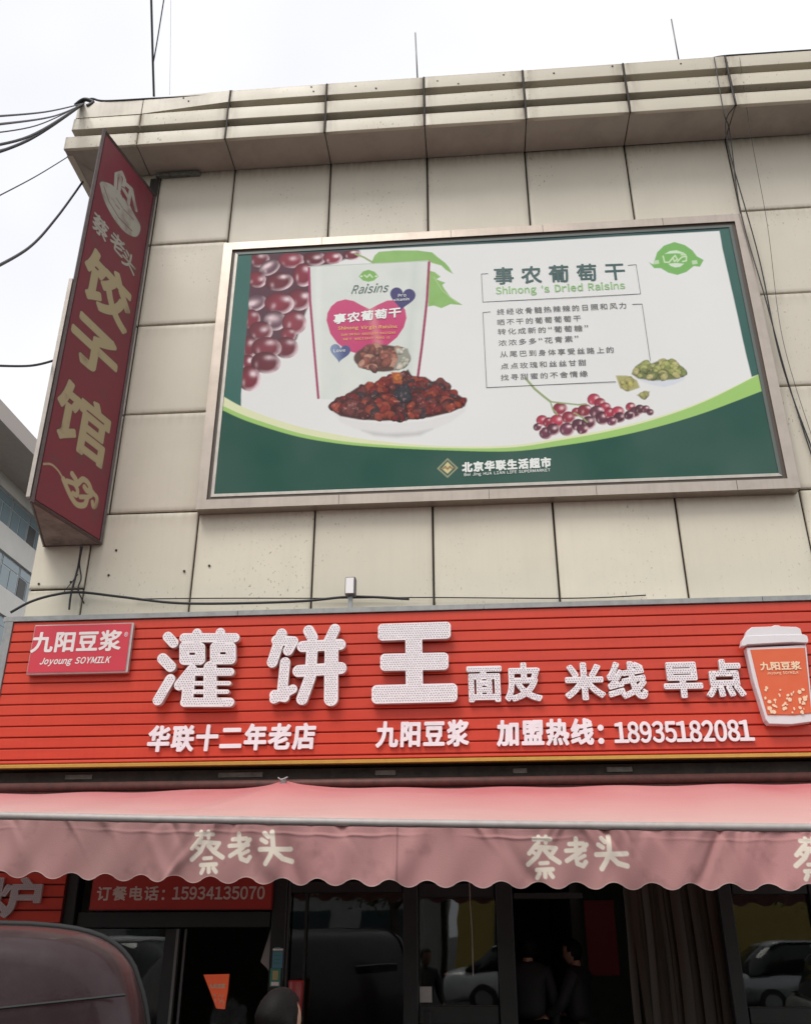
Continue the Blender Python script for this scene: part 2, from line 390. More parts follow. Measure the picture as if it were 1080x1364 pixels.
def dots(fn, x0, x1, z0, z1, sp, margin, y, r, parent, m):
    P = []; j = 0; z = z0
    while z < z1:
        x = x0+(sp/2 if j % 2 else 0)
        while x < x1: P.append((x+random.uniform(-1, 1)*sp*.08, z+random.uniform(-1, 1)*sp*.08)); x += sp
        z += sp*.87; j += 1
    P = np.array(P); P = P[fn(P) < -margin]; b = MB()
    for x, z in P:
        vs = [(x+r*math.cos(a), y+.0005, z+r*math.sin(a)) for a in [k*math.pi/3 for k in range(6)]]+[(x+.5*r*math.cos(a), y-r*.8, z+.5*r*math.sin(a)) for a in [k*math.pi/3 for k in range(6)]]
        b.add(vs, [(i, (i+1) % 6, (i+1) % 6+6, i+6) for i in range(6)]+[(11, 10, 9, 8, 7, 6)])
    o = b.obj('led_studs', m, parent); o['kind'] = 'stuff'; return o
def letters(s, px0, px1, pyc, hpx, y, parent, t, depth, m, step=.004, gap=.12, led=None, slant=0., name='letter', bevel=0.):
    """raised letters, one object per character. px0..px1 at centre height pyc, hpx tall"""
    xa, _ = at(px0, pyc, y); xb, _ = at(px1, pyc, y); _, zt = at((px0+px1)/2, pyc-hpx/2, y); _, zb = at((px0+px1)/2, pyc+hpx/2, y)
    res = []
    for ch, Q in text_layout(s, xa, xb, zb, zt, gap, slant):
        me = glyph_mesh(Q, t, y, depth, step, bevel); o = fin(name, me, m, parent)
        if led:
            mn, mxx = gbounds(Q); dots(lambda P: sd_poly(P, Q)-t, mn[0]-t, mxx[0]+t, mn[1]-t, mxx[1]+t, led[0], led[1], y, led[2], o, LED)
        res.append(o)
    return res
def flat_text(name, s, xa, xb, zb, zt, y, parent, t, m, step=.004, gap=.08, slant=0., shear=0.):
    """flat print as one thin mesh; shear keeps lettering on its own sloping base line"""
    b = MB()
    for ch, Q in text_layout(s, xa, xb, zb, zt, gap, slant):
        if shear: Q = [np.stack([q[:, 0], q[:, 1]+shear*(q[:, 0]-xa)], 1) for q in Q]
        mn, mxx = gbounds(Q); m_ = abs(t)+step*3
        lo_ = contour(lambda P: sd_poly(P, Q)-t, mn[0]-m_, mxx[0]+m_, mn[1]-m_, mxx[1]+m_, step)
        if not lo_: continue
        me = loops_mesh(lo_, y, .0006); vs = [v.co[:] for v in me.vertices]; b.add(vs, [list(p.vertices) for p in me.polygons]); bpy.data.meshes.remove(me)
    return b.obj(name, m, parent)

# ==================================================================  SETTING
g = MB().add([(-400, -400, 0), (400, -400, 0), (400, 400, 0), (-400, 400, 0)], [(0, 1, 2, 3)]).obj('road', ASPH); g['kind'] = 'structure'
o = MB().box(-60, 60, -1.0, 12, -.2, .12).obj('pavement', PAVE); o['kind'] = 'structure'
kb = [MB().box(-20+k*1.0, -19.01+k*1.0, -1.155, -1.005, -.2, .135, .012).obj('kerb', KERB) for k in range(40)]
for q in kb: q['kind'] = 'structure'
for k in range(9):
    q = MB().box(-14.05+k*2.6, -13.93+k*2.6, -12.6, -7.9, .002, .006).obj('parking_line', PAINTW); q['kind'] = 'structure'

# ==================================================================  BUILDING
X_J = [-4.44, -3.72, -2.767, -1.559, -.366, .830, 2.029, 3.230, 4.430, 5.63, 6.83, 8.03]
Z_J = [4.40, 5.615, 6.81, 7.998, 9.192, 10.343]
bld = thing('shop_building', 'two storey shop building clad in square cream metal panels with a banded cornice', 'building', (1.8, 4, 0))
boxo('wall', DARK, bld, -4.42, 8.1, .03, .30, 3.0, 10.9)
boxo('side_wall', CONC, bld, -4.42, -4.15, .305, 11, 0, 10.9)
boxo('side_wall', CONC, bld, 7.85, 8.1, .305, 11, 0, 10.9)
boxo('roof', CONC, bld, -4.145, 7.845, .305, 11, 10.6, 10.8)
boxo('rear_wall', CONC, bld, -4.145, 7.845, 10.8, 11, 0, 10.59)

def panel(name, x0, x1, z0, z1, y, th, m, grime=1.0, sw=.03, sa=.3):
    """sheet-metal cassette: pillowed front, bevelled edge, grime colour measured from its edges"""
    nx, nz = 10, 10; us = np.array([0, .012, .05, .15, .35, .5, .65, .85, .95, .988, 1.]); vs = []; gr = []
    tx, tz = random.uniform(-.0018, .0018), random.uniform(-.0018, .0018)
    for v in us:
        for u in us:
            e = min(u, 1-u, v, 1-v)
            yy = y+(0.006 if e == 0 else 0)+tx*(u-.5)*4+tz*(v-.5)*4-.003*math.sin(math.pi*u)*math.sin(math.pi*v)
            vs.append((x0+(x1-x0)*u, yy, z0+(z1-z0)*v))
            top = max(0, 1-(1-v)/.16); bot = max(0, 1-v/.05); sid = max(0, 1-min(u, 1-u)/sw)
            gr.append(min(1, grime*(.75*top*top+(.35*bot if sw < .05 else 0)+sa*sid)))
    n = 11; fs = [(j*n+i, j*n+i+1, (j+1)*n+i+1, (j+1)*n+i) for j in range(10) for i in range(10)]
    k = len(vs); edge = [i for i in range(n)]+[j*n+n-1 for j in range(1, n)]+[(n-1)*n+i for i in range(n-2, -1, -1)]+[j*n for j in range(n-2, 0, -1)]
    vs += [(vs[i][0], y+th, vs[i][2]) for i in edge]; gr += [gr[i] for i in edge]
    fs += [(edge[i], k+i, k+(i+1) % len(edge), edge[(i+1) % len(edge)]) for i in range(len(edge))]
    me = bpy.data.meshes.new(name); me.from_pydata(vs, [], fs)
    ca = me.color_attributes.new('grime', 'FLOAT_COLOR', 'POINT'); ca.data.foreach_set('color', np.repeat(np.array(gr), 4).astype('f'))
    o = fin(name, me, m, bld, True); return o
G_ = .0105
for i in range(len(X_J)-1):
    for j in range(len(Z_J)-1):
        x0, x1, z0, z1 = X_J[i], X_J[i+1], Z_J[j], Z_J[j+1]
        if 2 <= i <= 6 and 1 <= j <= 3: continue                    # behind the billboard
        if 2 <= i <= 6 and j == 4: z0 = 8.95
        if j == 0 and i == 0: continue
        if j == 0 and i == 1: x0 = -3.86
        panel('wall_panel', x0+G_, x1-G_, z0+G_, z1-G_, 0.0, .03, CREAM2 if j < 1 else CREAM, 1.0 if j == 4 else .55)
panel('wall_panel', -4.44+G_, -3.86-G_, 4.40+G_, 4.80-G_, 0, .03, CREAM2, .8)
panel('wall_panel', -4.44+G_, -3.86-G_, 4.80+G_, 5.615-G_, 0, .03, CREAM2, .8)
# thin access-plate outline right of the corner, bolts
for x, z in [(-4.33, 4.86), (-4.0, 4.87), (-3.62, 4.93), (-3.58, 5.2), (-4.2, 4.47), (-2.85, 4.95), (-2.6, 5.0)]:
    MB().tube([(x, .0, z), (x, -.012, z)], .012, 8).obj('bolt', DARK, bld)
# cornice
CY, CB = -.50, 10.328
FZ = [(10.322, 10.514), (10.633, 10.829), (10.944, 11.139)]
CX = [-4.77, -3.86]+X_J[2:]
for i in range(len(CX)-1):
    x0, x1 = CX[i]+.007, CX[i+1]-.007
    for k, (za, zb) in enumerate(FZ):
        b = MB(); dep = .04 if k == 0 else .22; dz0 = dz1 = 0
        if k == 2 and i <= 1: dz0 = -.105 if i == 1 else -.105; dz1 = 0 if i == 1 else -.105
        jx = random.uniform(-.004, .004)
        xs0 = x0+(0, .05, .07)[k] if i == 0 else x0
        poly = [(xs0, za+dz0), (x1, za+dz1), (x1, zb+dz1*.3), (xs0, zb+dz0*.5)]
        if not (k == 2 and i <= 1): panel('fascia_panel', xs0, x1, za, zb, CY+jx, dep, CORNP, .9, .11, .85); continue
        b.prism(poly, CY+jx, CY+dep); b.obj('fascia_panel', CORN, bld)
    if i == 0:
        MB().add([(x0, CY+.045, CB), (x1, CY+.045, CB), (x1, -.002, CB), (-4.46, -.002, CB), (x0, CY+.045, CB+.02), (x1, CY+.045, CB+.02), (x1, -.002, CB+.02), (-4.46, -.002, CB+.02)],
                 [(0, 3, 2, 1), (4, 5, 6, 7), (0, 1, 5, 4), (1, 2, 6, 5), (2, 3, 7, 6), (3, 0, 4, 7)]).obj('soffit_panel', SOFF, bld)
        MB().add([(x0, CY+.045, CB), (-4.475, 0, CB), (-4.475, 3, CB), (x0, 3, CB)], [(0, 1, 2, 3)]).add([(x0, CY+.045, CB+.02), (-4.475, 0, CB+.02), (-4.475, 3, CB+.02), (x0, 3, CB+.02)], [(3, 2, 1, 0)]).obj('soffit_panel', SOFF, bld)
    else:
        MB().box(x0, x1, CY+.045, -.002, CB, CB+.02).obj('soffit_panel', SOFF, bld)
boxo('cornice_core', HDR, bld, -4.58, 8.03, CY+.24, .3, CB+.03, 11.0)
for k in range(3):
    za, zb = FZ[k]; MB().box(-4.77+(0, .05, .07)[k], -4.69+(0, .05, .07)[k], CY+.11, 5, za-(.10 if k == 2 else 0), zb-(.05 if k == 2 else 0)).obj('side_fascia', CORN, bld)
# dark stain tubes at the joints of the fascia are sealant beads
for x in X_J[2:9]:
    MB().tube([(x, CY+.006, FZ[0][0]), (x+.004, CY+.004, 10.6), (x-.003, CY+.005, 10.9), (x, CY+.006, FZ[2][1]+.004)], .013, 6).obj('sealant_bead', DARK, bld)
for x, z in [(-3.35, 11.06), (-3.28, 11.0), (-1.75, 11.1), (-1.72, 11.02), (-1.2, 11.06), (-.2, 11.05), (.6, 11.08), (1.2, 11.05), (1.9, 11.1), (2.7, 11.06), (-.95, 11.0), (.05, 10.98)]:
    MB().tube([(x, CY+.002, z), (x, CY-.008, z)], .011, 6).obj('bolt', DARK, bld)

# ==================================================================  BILLBOARD
bb = thing('billboard', 'large advertising billboard in a metal frame with dried raisins, grapes and a green band', 'billboard', (.2, -.05, 5.56))
OX0, OX1, OZ0, OZ1 = -2.76, 3.195, 5.565, 9.03
PX0, PX1, PZ0, PZ1 = -2.545, 2.985, 5.715, 8.90
def mitre(name, side, w, m, y0, y1, x0=OX0, x1=OX1, z0=OZ0, z1=OZ1):
    P = {'l': [(x0, z0), (x0+w, z0+w), (x0+w, z1-w), (x0, z1)], 'r': [(x1, z0), (x1, z1), (x1-w, z1-w), (x1-w, z0+w)],
         'b': [(x0, z0), (x1, z0), (x1-w, z0+w), (x0+w, z0+w)], 't': [(x0, z1), (x0+w, z1-w), (x1-w, z1-w), (x1, z1)]}[side]
    return MB().prism(P, y0, y1).obj(name, m, bb)
for s_i in 'lrbt': mitre('frame_rail', s_i, .105, ALU, -.14, -.002)
LIPM = mat('lip_brown', (.09, .07, .055), .6)
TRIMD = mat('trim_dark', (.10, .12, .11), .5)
for s_i in 'lrbt': mitre('inner_lip', s_i, .035, LIPM, -.118, -.004, OX0+.106, OX1-.106, OZ0+.106, OZ1-.106)
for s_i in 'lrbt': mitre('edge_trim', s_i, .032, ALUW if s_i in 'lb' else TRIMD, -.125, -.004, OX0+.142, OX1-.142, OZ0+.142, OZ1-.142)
for x in (-.1, .95, -1.6, 2.3):
    MB().box(x, x+.004, -.1425, -.1395, OZ1-.103, OZ1-.002).obj('seam', DARK, bb); MB().box(x+.3, x+.304, -.1425, -.1395, OZ0+.002, OZ0+.103).obj('seam', DARK, bb)
# the printed sheet: a dense vertex grid coloured like the print
PY = -.118
PX0, PX1, PZ0, PZ1 = OX0+.176, OX1-.176, OZ0+.176, OZ1-.176
NX, NZ = 880, 500
gx = np.linspace(PX0, PX1, NX); gz = np.linspace(PZ0, PZ1, NZ)
GX, GZ = np.meshgrid(gx, gz); U, V = proj(GX, PY, GZ); U = U.ravel(); V = V.ravel(); UV = np.stack([U, V], 1)
C = np.zeros((len(U), 3)); C[:] = (.79, .80, .785)
def nz2(sc, seed, oct=3):
    """smooth value noise on the print, in photo-scale units"""
    r = np.random.default_rng(seed); out = np.zeros(len(U)); a = 1.
    for o_ in range(oct):
        T = r.random((64, 64)); x = (U/sc*2**o_) % 63; y = (V/sc*2**o_) % 63; i = x.astype(int); j = y.astype(int); fx = x-i; fy = y-j
        fx = fx*fx*(3-2*fx); fy = fy*fy*(3-2*fy)
        out += a*((T[i, j]*(1-fx)+T[i+1, j]*fx)*(1-fy)+(T[i, j+1]*(1-fx)+T[i+1, j+1]*fx)*fy); a *= .5
    return out/1.75
def blend(mask, col):
    global C
    m_ = np.clip(mask, 0, 1)[:, None]; C = C*(1-m_)+np.asarray(col)*m_
def cov(d, w=.8): return np.clip(.5-d/w, 0, 1)
def polyfill(pts, col, w=1.0, sub=None):
    idx = np.where((U > min(p[0] for p in pts)-3) & (U < max(p[0] for p in pts)+3) & (V > min(p[1] for p in pts)-3) & (V < max(p[1] for p in pts)+3))[0]
    d = sd_poly(UV[idx], [pts]); m_ = np.zeros(len(U)); m_[idx] = cov(d, w); blend(m_, col); return m_
def strokefill(pts, r, col):
    idx = np.where((U > min(p[0] for p in pts)-r-3) & (U < max(p[0] for p in pts)+r+3) & (V > min(p[1] for p in pts)-r-3) & (V < max(p[1] for p in pts)+r+3))[0]
    d = sd_strokes(UV[idx], [(pts, r)]); m_ = np.zeros(len(U)); m_[idx] = cov(d, 1.0); blend(m_, col)
def zz(pts, ox, oy, s): return [(ox+x/s, oy+y/s) for x, y in pts]
# backdrop gradients of the printed studio white
blend(.25*nz2(260, 3), (.64, .66, .66))
def berry(x, y, rx, ry, a=0., base=(.26, .03, .06), hi=(.8, .62, .66), kind=0, seed=0):
    idx = np.where((abs(U-x) < rx+ry) & (abs(V-y) < rx+ry))[0]
    if not len(idx): return
    c_, s_ = math.cos(a), math.sin(a); dx = U[idx]-x; dy = V[idx]-y
    u = (dx*c_+dy*s_)/rx; v = (-dx*s_+dy*c_)/ry; r = np.sqrt(u*u+v*v)
    n_ = np.sqrt(np.clip(1-r*r, 0, 1)); base = np.array(base); hi = np.array(hi)
    col = base*(.35+.9*n_[:, None]*(.6+.4*nz2(12, seed+9, 2)[idx][:, None]))
    vr = np.random.default_rng(seed+77); base = base*1.0; ja, jb = vr.uniform(-.25, .25, 2); u = u+ja*(1-r*r).clip(0); v = v+jb*(1-r*r).clip(0); col = col*vr.uniform(.55, 1.25); nn = nz2(9, seed+200, 3)[idx]
    rim = np.clip((r-.62)/.3, 0, 1)*np.clip(1.3*(dx/rx*.75+dy/ry*.55)+.1, 0, 1)
    spot = np.exp(-(((u-.35)/.3)**2+((v+.38)/.26)**2)*1.2) if kind != 2 else np.exp(-(((u+.2)/.55)**2+((v+.2)/.35)**2))
    spot2 = np.exp(-(((u+.5)/.16)**2+((v-.35)/.3)**2)*1.5)*.5
    k = np.clip((rim*.95+spot*1.2+spot2)*(.35+1.2*nn)*vr.uniform(.6, 1.15), 0, 1)[:, None]; col = col*(1-k)+hi*k
    al = np.clip((1-r)*min(rx, ry)+.5, 0, 1)[:, None]; C[idx] = C[idx]*(1-al)+col*al
# grape cluster, upper left
polyfill([(333, 336), (412, 332), (478, 332), (480, 338), (440, 352), (412, 355), (414, 398), (404, 425), (395, 452), (375, 470), (352, 480), (340, 505), (322, 512), (326, 440)], (.09, .03, .05), 3)
GR = [(345, 345, 12, 9, 0, 1), (359, 356, 13, 8, -.5, 2), (388, 346, 15, 9, 0, 0), (419, 344, 13, 8, 0, 0), (443, 343, 11, 7, 0, 0), (469, 339, 10, 6, 0, 0), (342, 372, 11, 9, .3, 0), (404, 366, 12, 13, 0, 1), (398, 399, 14, 12, 0, 0), (340, 403, 13, 9, -.3, 2),
      (372, 375, 16, 10, -.15, 0), (372, 404, 17, 12, .05, 0), (335, 425, 10, 11, 0, 1), (366, 427, 13, 11, 0, 2), (392, 430, 14, 13, 0, 0), (347, 441, 14, 11, 0, 0), (332, 462, 10, 12, 0, 1), (384, 446, 9, 8, 0, 1), (381, 463, 14, 12, 0, 0), (355, 463, 17, 12, 0, 0), (330, 484, 9, 10, 0, 1), (354, 483, 17, 12, .1, 0), (332, 504, 13, 14, 0, 0)]
for i_, (x, y, a, b_, r_, kd) in enumerate(GR): berry(x, y, a*1.17, b_*1.2, r_, base=(.22, .022, .045) if kd != 2 else (.15, .07, .10), kind=kd, seed=i_)
# leaf
LF = (.30, .52, .17)
m_ = polyfill(zz([(425, 45), (445, 0), (470, -22), (560, -30), (700, -30), (790, -18), (820, 8), (868, 45), (890, 70), (915, 112), (870, 85), (845, 60), (790, 45), (765, 30), (600, 40), (500, 48)], 400, 340, 4.5), LF)
m_ = m_+polyfill(zz([(775, 92), (805, 100), (840, 128), (815, 142), (835, 152), (868, 163), (850, 178), (862, 200), (900, 250), (972, 298), (900, 292), (845, 316), (800, 300), (766, 306)], 400, 340, 4.5), LF)
blend(m_*.45*nz2(16, 5), (.14, .36, .06))
strokefill(zz([(440, 45), (380, 10), (330, -10)], 400, 340, 4.5), 1.2, (.3, .4, .15)); strokefill(zz([(800, 130), (850, 210), (940, 285)], 400, 340, 4.5), .5, (.45, .62, .3))
# bag
BAG = [(411, 355.5), (440, 353), (500, 351), (572, 348), (569, 400), (563, 460), (556, 505), (548, 525), (470, 534), (423, 531), (417, 460), (412, 400)]
m_ = polyfill(BAG, (.70, .74, .69))
blend(m_*.5*np.clip(nz2(28, 8)-.35, 0, 1), (.5, .57, .52)); blend(m_*.4*np.clip(1-abs(U-553+(V-348)*.07)/9, 0, 1), (.52, .6, .56)); blend(m_*.35*np.clip(1-abs(U-424)/7, 0, 1), (.82, .86, .82))
strokefill([(411.5, 356), (413, 400), (418, 460), (424, 530)], 1.6, (.36, .04, .13)); strokefill([(571.5, 348), (568.5, 400), (562, 460), (556, 505)], 1.7, (.33, .04, .11))
strokefill([(411, 355), (500, 350.5), (572, 347.5)], .5, (.5, .55, .5))
HT = [(157, 390), (163, 345), (185, 305), (220, 276), (270, 263), (320, 273), (365, 298), (415, 322), (470, 292), (520, 270), (560, 268), (600, 285), (628, 325), (636, 375), (620, 430), (580, 490), (520, 540), (440, 580), (350, 592), (280, 570), (220, 525), (180, 470)]
m_ = polyfill(zz(HT, 400, 340, 4.5), (.55, .05, .17)); blend(m_*np.clip((440-V)/60, 0, 1)*.35, (.66, .16, .3)); blend(m_*np.clip(1-abs(U-500-(V-440)*.2)/9, 0, 1)*.4, (.85, .45, .4))
def heart(cx, cy_, r, a, col):
    t = np.linspace(0, 2*np.pi, 40, endpoint=False); x = 16*np.sin(t)**3/16; y = -(13*np.cos(t)-5*np.cos(2*t)-2*np.cos(3*t)-np.cos(4*t))/16
    c_, s_ = math.cos(a), math.sin(a); return polyfill([(cx+r*(p*c_-q*s_), cy_+r*(p*s_+q*c_)) for p, q in zip(x, y)], col)
heart(536, 396, 17, .12, (.055, .05, .17)); m_ = heart(453, 469, 13.5, .12, (.07, .09, .24)); blend(m_*np.clip((458-U)/12, 0, 1)*.6, (.3, .4, .55))
# green mark on the bag
polyfill(zz([(350, 125), (375, 95), (408, 85), (445, 97), (468, 125), (440, 150), (408, 157), (375, 150)], 400, 340, 4.5), (.22, .45, .12)); strokefill(zz([(385, 118), (400, 130), (415, 112), (432, 130)], 400, 340, 4.5), .9, (.6, .75, .5)); strokefill(zz([(362, 124), (370, 124)], 400, 340, 4.5), .9, (.7, .8, .6)); strokefill(zz([(450, 124), (458, 124)], 400, 340, 4.5), .9, (.7, .8, .6))
def raisins(outline, n, rad, pal, seed, dark, squash=.8):
    pol = polyfill(outline, dark, 2); r = np.random.default_rng(seed)
    xs = [p[0] for p in outline]; ys = [p[1] for p in outline]; pts = []
    while len(pts) < n:
        p = np.array([[r.uniform(min(xs), max(xs)), r.uniform(min(ys), max(ys))]])
        if sd_poly(p, [outline])[0] < -rad*.45: pts.append(p[0])
    pts.sort(key=lambda p: p[1]); W1 = nz2(3.2, seed+1, 2); W2 = nz2(7, seed+2, 2)
    for (x, y) in pts:
        rx = rad*r.uniform(.75, 1.35); ry = rx*squash*r.uniform(.7, 1.1); a = r.uniform(-1, 1); c_, s_ = math.cos(a), math.sin(a)
        idx = np.where((abs(U-x) < rx+2) & (abs(V-y) < rx+2))[0]; dx = U[idx]-x; dy = V[idx]-y
        u = (dx*c_+dy*s_)/rx; v = (-dx*s_+dy*c_)/ry; rr = np.sqrt(u*u+v*v)*(.82+.4*W2[idx]); col = np.array(pal[r.integers(len(pal))])
        sh = .35+.85*np.sqrt(np.clip(1-rr*rr, 0, 1))+.9*(W1[idx]-.5)-.25*dy/ry
        cc = col*np.clip(sh, .12, 1.6)[:, None]; g_ = np.clip((W1[idx]-.60)*2.6, 0, .55)[:, None]; cc = cc*(1-g_)+np.array((.55, .30, .26))*g_
        al = np.clip((1-rr)*ry+.5, 0, 1)[:, None]; C[idx] = C[idx]*(1-al)+cc*al
# photo window on the bag
el = [(509+38*math.cos(t), 477+18*math.sin(t)) for t in np.linspace(0, 6.28, 30)[:-1]]
raisins(el, 34, 7, [(.24, .08, .06), (.33, .13, .09), (.16, .06, .05), (.42, .22, .16)], 21, (.10, .05, .04))
raisins([(527, 462), (543, 464), (547, 478), (538, 491), (524, 492), (530, 478)], 12, 4, [(.42, .42, .34), (.5, .48, .4), (.34, .34, .28)], 25, (.3, .3, .25))
# white bowl and the raisin pile
polyfill(zz([(185, 925), (240, 970), (380, 1000), (560, 1008), (760, 990), (920, 945), (1000, 890), (985, 935), (900, 1000), (780, 1050), (640, 1078), (480, 1075), (340, 1045), (240, 1000)], 400, 340, 4.5), (.72, .725, .715), 3)
polyfill(zz([(370, 1050), (520, 1068), (680, 1062), (790, 1040), (720, 1078), (580, 1092), (440, 1080)], 400, 340, 4.5), (.55, .555, .55), 5)
strokefill(zz([(200, 950), (300, 985), (500, 1002), (700, 993), (900, 948), (1000, 885)], 400, 340, 4.5), .6, (.78, .77, .76))
PILE = zz([(185, 905), (200, 875), (250, 855), (290, 825), (340, 792), (400, 768), (450, 765), (490, 728), (560, 728), (610, 708), (645, 682), (668, 722), (750, 728), (790, 755), (850, 740), (885, 790), (940, 830), (1000, 870), (985, 905), (900, 942), (780, 970), (650, 985), (500, 993), (350, 985), (240, 965), (195, 935)], 400, 340, 4.5)
raisins(PILE, 190, 6.4, [(.22, .028, .022), (.15, .018, .018), (.27, .05, .03), (.08, .016, .018), (.14, .035, .033), (.05, .03, .035)], 31, (.07, .02, .02))
raisins(zz([(545, 700), (600, 700), (610, 765), (560, 765)], 400, 340, 4.5), 3, 5, [(.5, .16, .04)], 33, (.4, .1, .03)); raisins(zz([(560, 770), (640, 780), (650, 880), (600, 890)], 400, 340, 4.5), 4, 9, [(.035, .035, .045)], 34, (.05, .02, .03))
# lower bunch of grapes
for i_, (x, y, r_, dk) in enumerate([(722, 560, 8, 0), (731, 563, 8, 0), (727, 577, 9, 1), (746, 545, 10, 0), (742, 561, 10, 0), (737, 572, 9, 1), (757, 556, 9, 0), (755, 572, 10, 1), (768, 549, 7, 0), (779, 547, 10, 0), (770, 566, 9, 1), (784, 563, 10, 1), (791, 532, 9, 0), (799, 537, 8, 0), (806, 543, 8, 0), (795, 549, 10, 1), (803, 557, 10, 1), (812, 550, 8, 0), (823, 549, 9, 0), (825, 556, 8, 1), (840, 542, 7, 0), (846, 549, 8, 1), (852, 545, 7, 1), (860, 545, 6, 1), (838, 553, 7, 1), (776, 572, 8, 1), (716, 569, 6, 1), (866, 549, 5, 1), (815, 561, 7, 1)]):
    berry(x, y, r_, r_*.9, 0, base=(.42, .03, .07) if not dk else (.13, .03, .06), hi=(.85, .6, .62), seed=40+i_)
for st in ([(700, 504), (712, 518), (724, 528), (733, 535)], [(733, 535), (750, 537), (770, 539), (780, 538)], [(733, 535), (736, 545), (742, 552)], [(765, 550), (775, 556), (782, 562)]): strokefill(st, 1.0 if st[0][0] != 700 else 1.5, (.28, .36, .15))
# green raisins and their bowl
polyfill([(845, 502), (870, 507), (900, 504), (916, 496), (910, 506), (898, 512), (884, 515.5), (870, 513), (855, 508)], (.66, .70, .76), 2)
raisins([(841, 498), (846, 488), (856, 481), (868, 484), (880, 479), (895, 479), (905, 486), (914, 493), (915, 499), (900, 505), (870, 507), (850, 504)], 48, 5, [(.36, .38, .13), (.26, .30, .09), (.45, .42, .18), (.2, .24, .08)], 51, (.15, .18, .06))
raisins([(820, 500), (835, 500), (848, 506), (852, 516), (838, 521), (826, 517)], 8, 5, [(.45, .42, .12), (.38, .36, .13)], 52, (.4, .38, .15)); raisins([(848, 526), (856, 522), (865, 521), (864, 527), (854, 530)], 3, 5, [(.35, .34, .12)], 53, (.3, .3, .12))
# logo, upper right
polyfill([(870, 352), (875, 336), (884, 327), (898, 322), (912, 326), (922, 333), (928, 341), (937, 346), (932, 355), (924, 354), (914, 362), (902, 366), (890, 363), (880, 357), (871, 357), (864, 349)], (.20, .46, .13))
polyfill([(885, 338), (892, 334), (901, 333), (910, 336), (913, 338), (900, 337)], (.62, .78, .58)); polyfill([(890, 351), (900, 350), (911, 351), (906, 355), (899, 356), (893, 354)], (.66, .76, .62))
for st in ([(883, 341), (885, 349), (891, 349), (896, 343)], [(896, 343), (899, 340), (902, 345), (898, 348), (896, 343)], [(902, 348), (908, 342), (914, 341), (914, 347), (909, 348)], [(907, 339), (913, 339)]): strokefill(st, .9, (.6, .76, .5))
for cx in (874, 925): polyfill([(cx-4, 347), (cx+3, 346), (cx+4, 351), (cx-3, 352)], (.52, .68, .45))
# green bands along the bottom, borders
def curve(pts): return [tuple(p) for p in spline(pts, 10)]
UPc = curve([(296, 527), (330, 545), (391, 566), (445, 578), (502, 587), (590, 594), (680, 593), (748, 583), (812, 571), (875, 555), (940, 532), (1010, 498)])
GRc = curve([(296, 540), (330, 555), (391, 575), (445, 586), (502, 592), (590, 596.5), (680, 596), (748, 586), (812, 574), (875, 557.5), (940, 534), (1010, 499)])
DKc = curve([(296, 546), (330, 561), (391, 580), (445, 590), (502, 595.5), (590, 599.5), (680, 601), (748, 593.5), (812, 583), (875, 568.5), (940, 549), (1014, 521)])
BOT = [(1100, 700), (250, 720)]
polyfill([(250, 505)]+UPc+[(1100, 460)]+BOT, (.72, .76, .48)); polyfill([(250, 520)]+GRc+[(1100, 462)]+BOT, (.34, .58, .16)); polyfill([(250, 530)]+DKc+[(1100, 488)]+BOT, (.012, .078, .056))
polyfill([(250, 300), (336, 300), (335, 345), (330, 420), (321, 524), (321, 550), (250, 530)], (.035, .135, .115), 1)
polyfill([(250, 527), (296, 527)]+UPc[:14]+[(331, 700), (250, 700)], (.72, .76, .48)); polyfill([(250, 525)]+GRc[:30]+[(400, 700), (250, 700)], (.34, .58, .16)); polyfill([(250, 530)]+DKc[:30]+[(400, 700), (250, 700)], (.012, .078, .056))
polyfill([(300, 300), (300, 341), (500, 331.5), (700, 322), (960, 307), (1000, 290), (980, 280)], (.03, .09, .085), 1)
polyfill([(957, 300), (962, 330), (980, 410), (993, 470), (1001, 502), (1020, 495), (1060, 420), (1000, 290)], (.035, .12, .10), 1)
# store emblem
polyfill([(596, 610), (610, 623), (596, 636.5), (582, 624)], (.32, .33, .2)); polyfill([(596, 612.5), (607.5, 623), (596, 634), (584.5, 624)], (.012, .078, .056)); polyfill([(596, 615), (604, 623), (596, 631), (588, 624)], (.62, .56, .28)); strokefill([(590, 624), (593, 621), (596, 625), (599, 621), (602, 624)], .9, (.25, .14, .07)); strokefill([(586, 624), (606, 623)], .5, (.3, .18, .09))
# sun-faded, scuffed print
blend(.10*nz2(90, 11), (.5, .5, .5))
vs = np.stack([GX.ravel(), PY+.0015*np.sin(GX.ravel()*3.1+GZ.ravel()*1.3), GZ.ravel()], 1)
I_ = np.arange(NX*NZ).reshape(NZ, NX); Fq = np.stack([I_[:-1, :-1], I_[:-1, 1:], I_[1:, 1:], I_[1:, :-1]], -1).reshape(-1, 4)
def grid_mesh(name, vs, Fq, cols, attr='print'):
    me = bpy.data.meshes.new(name); me.vertices.add(len(vs)); me.vertices.foreach_set('co', vs.astype('f').ravel())
    me.loops.add(Fq.size); me.polygons.add(len(Fq)); me.loops.foreach_set('vertex_index', Fq.astype('i').ravel())
    me.polygons.foreach_set('loop_start', np.arange(0, Fq.size, 4, dtype='i')); me.update(calc_edges=True); me.validate()
    if cols is not None:
        ca = me.color_attributes.new(attr, 'FLOAT_COLOR', 'POINT'); ca.data.foreach_set('color', np.concatenate([cols, np.ones((len(cols), 1))], 1).astype('f').ravel())
    return me
VINYL = mat('printed_vinyl', (.7, .7, .7), .6, 0, .12, bump=.25, bscale=2.2, vcol='print', stretch=(1, 1, .7))
fin('printed_sheet', grid_mesh('printed_sheet', vs, Fq, C), VINYL, bb, True)
TY = PY-.0035
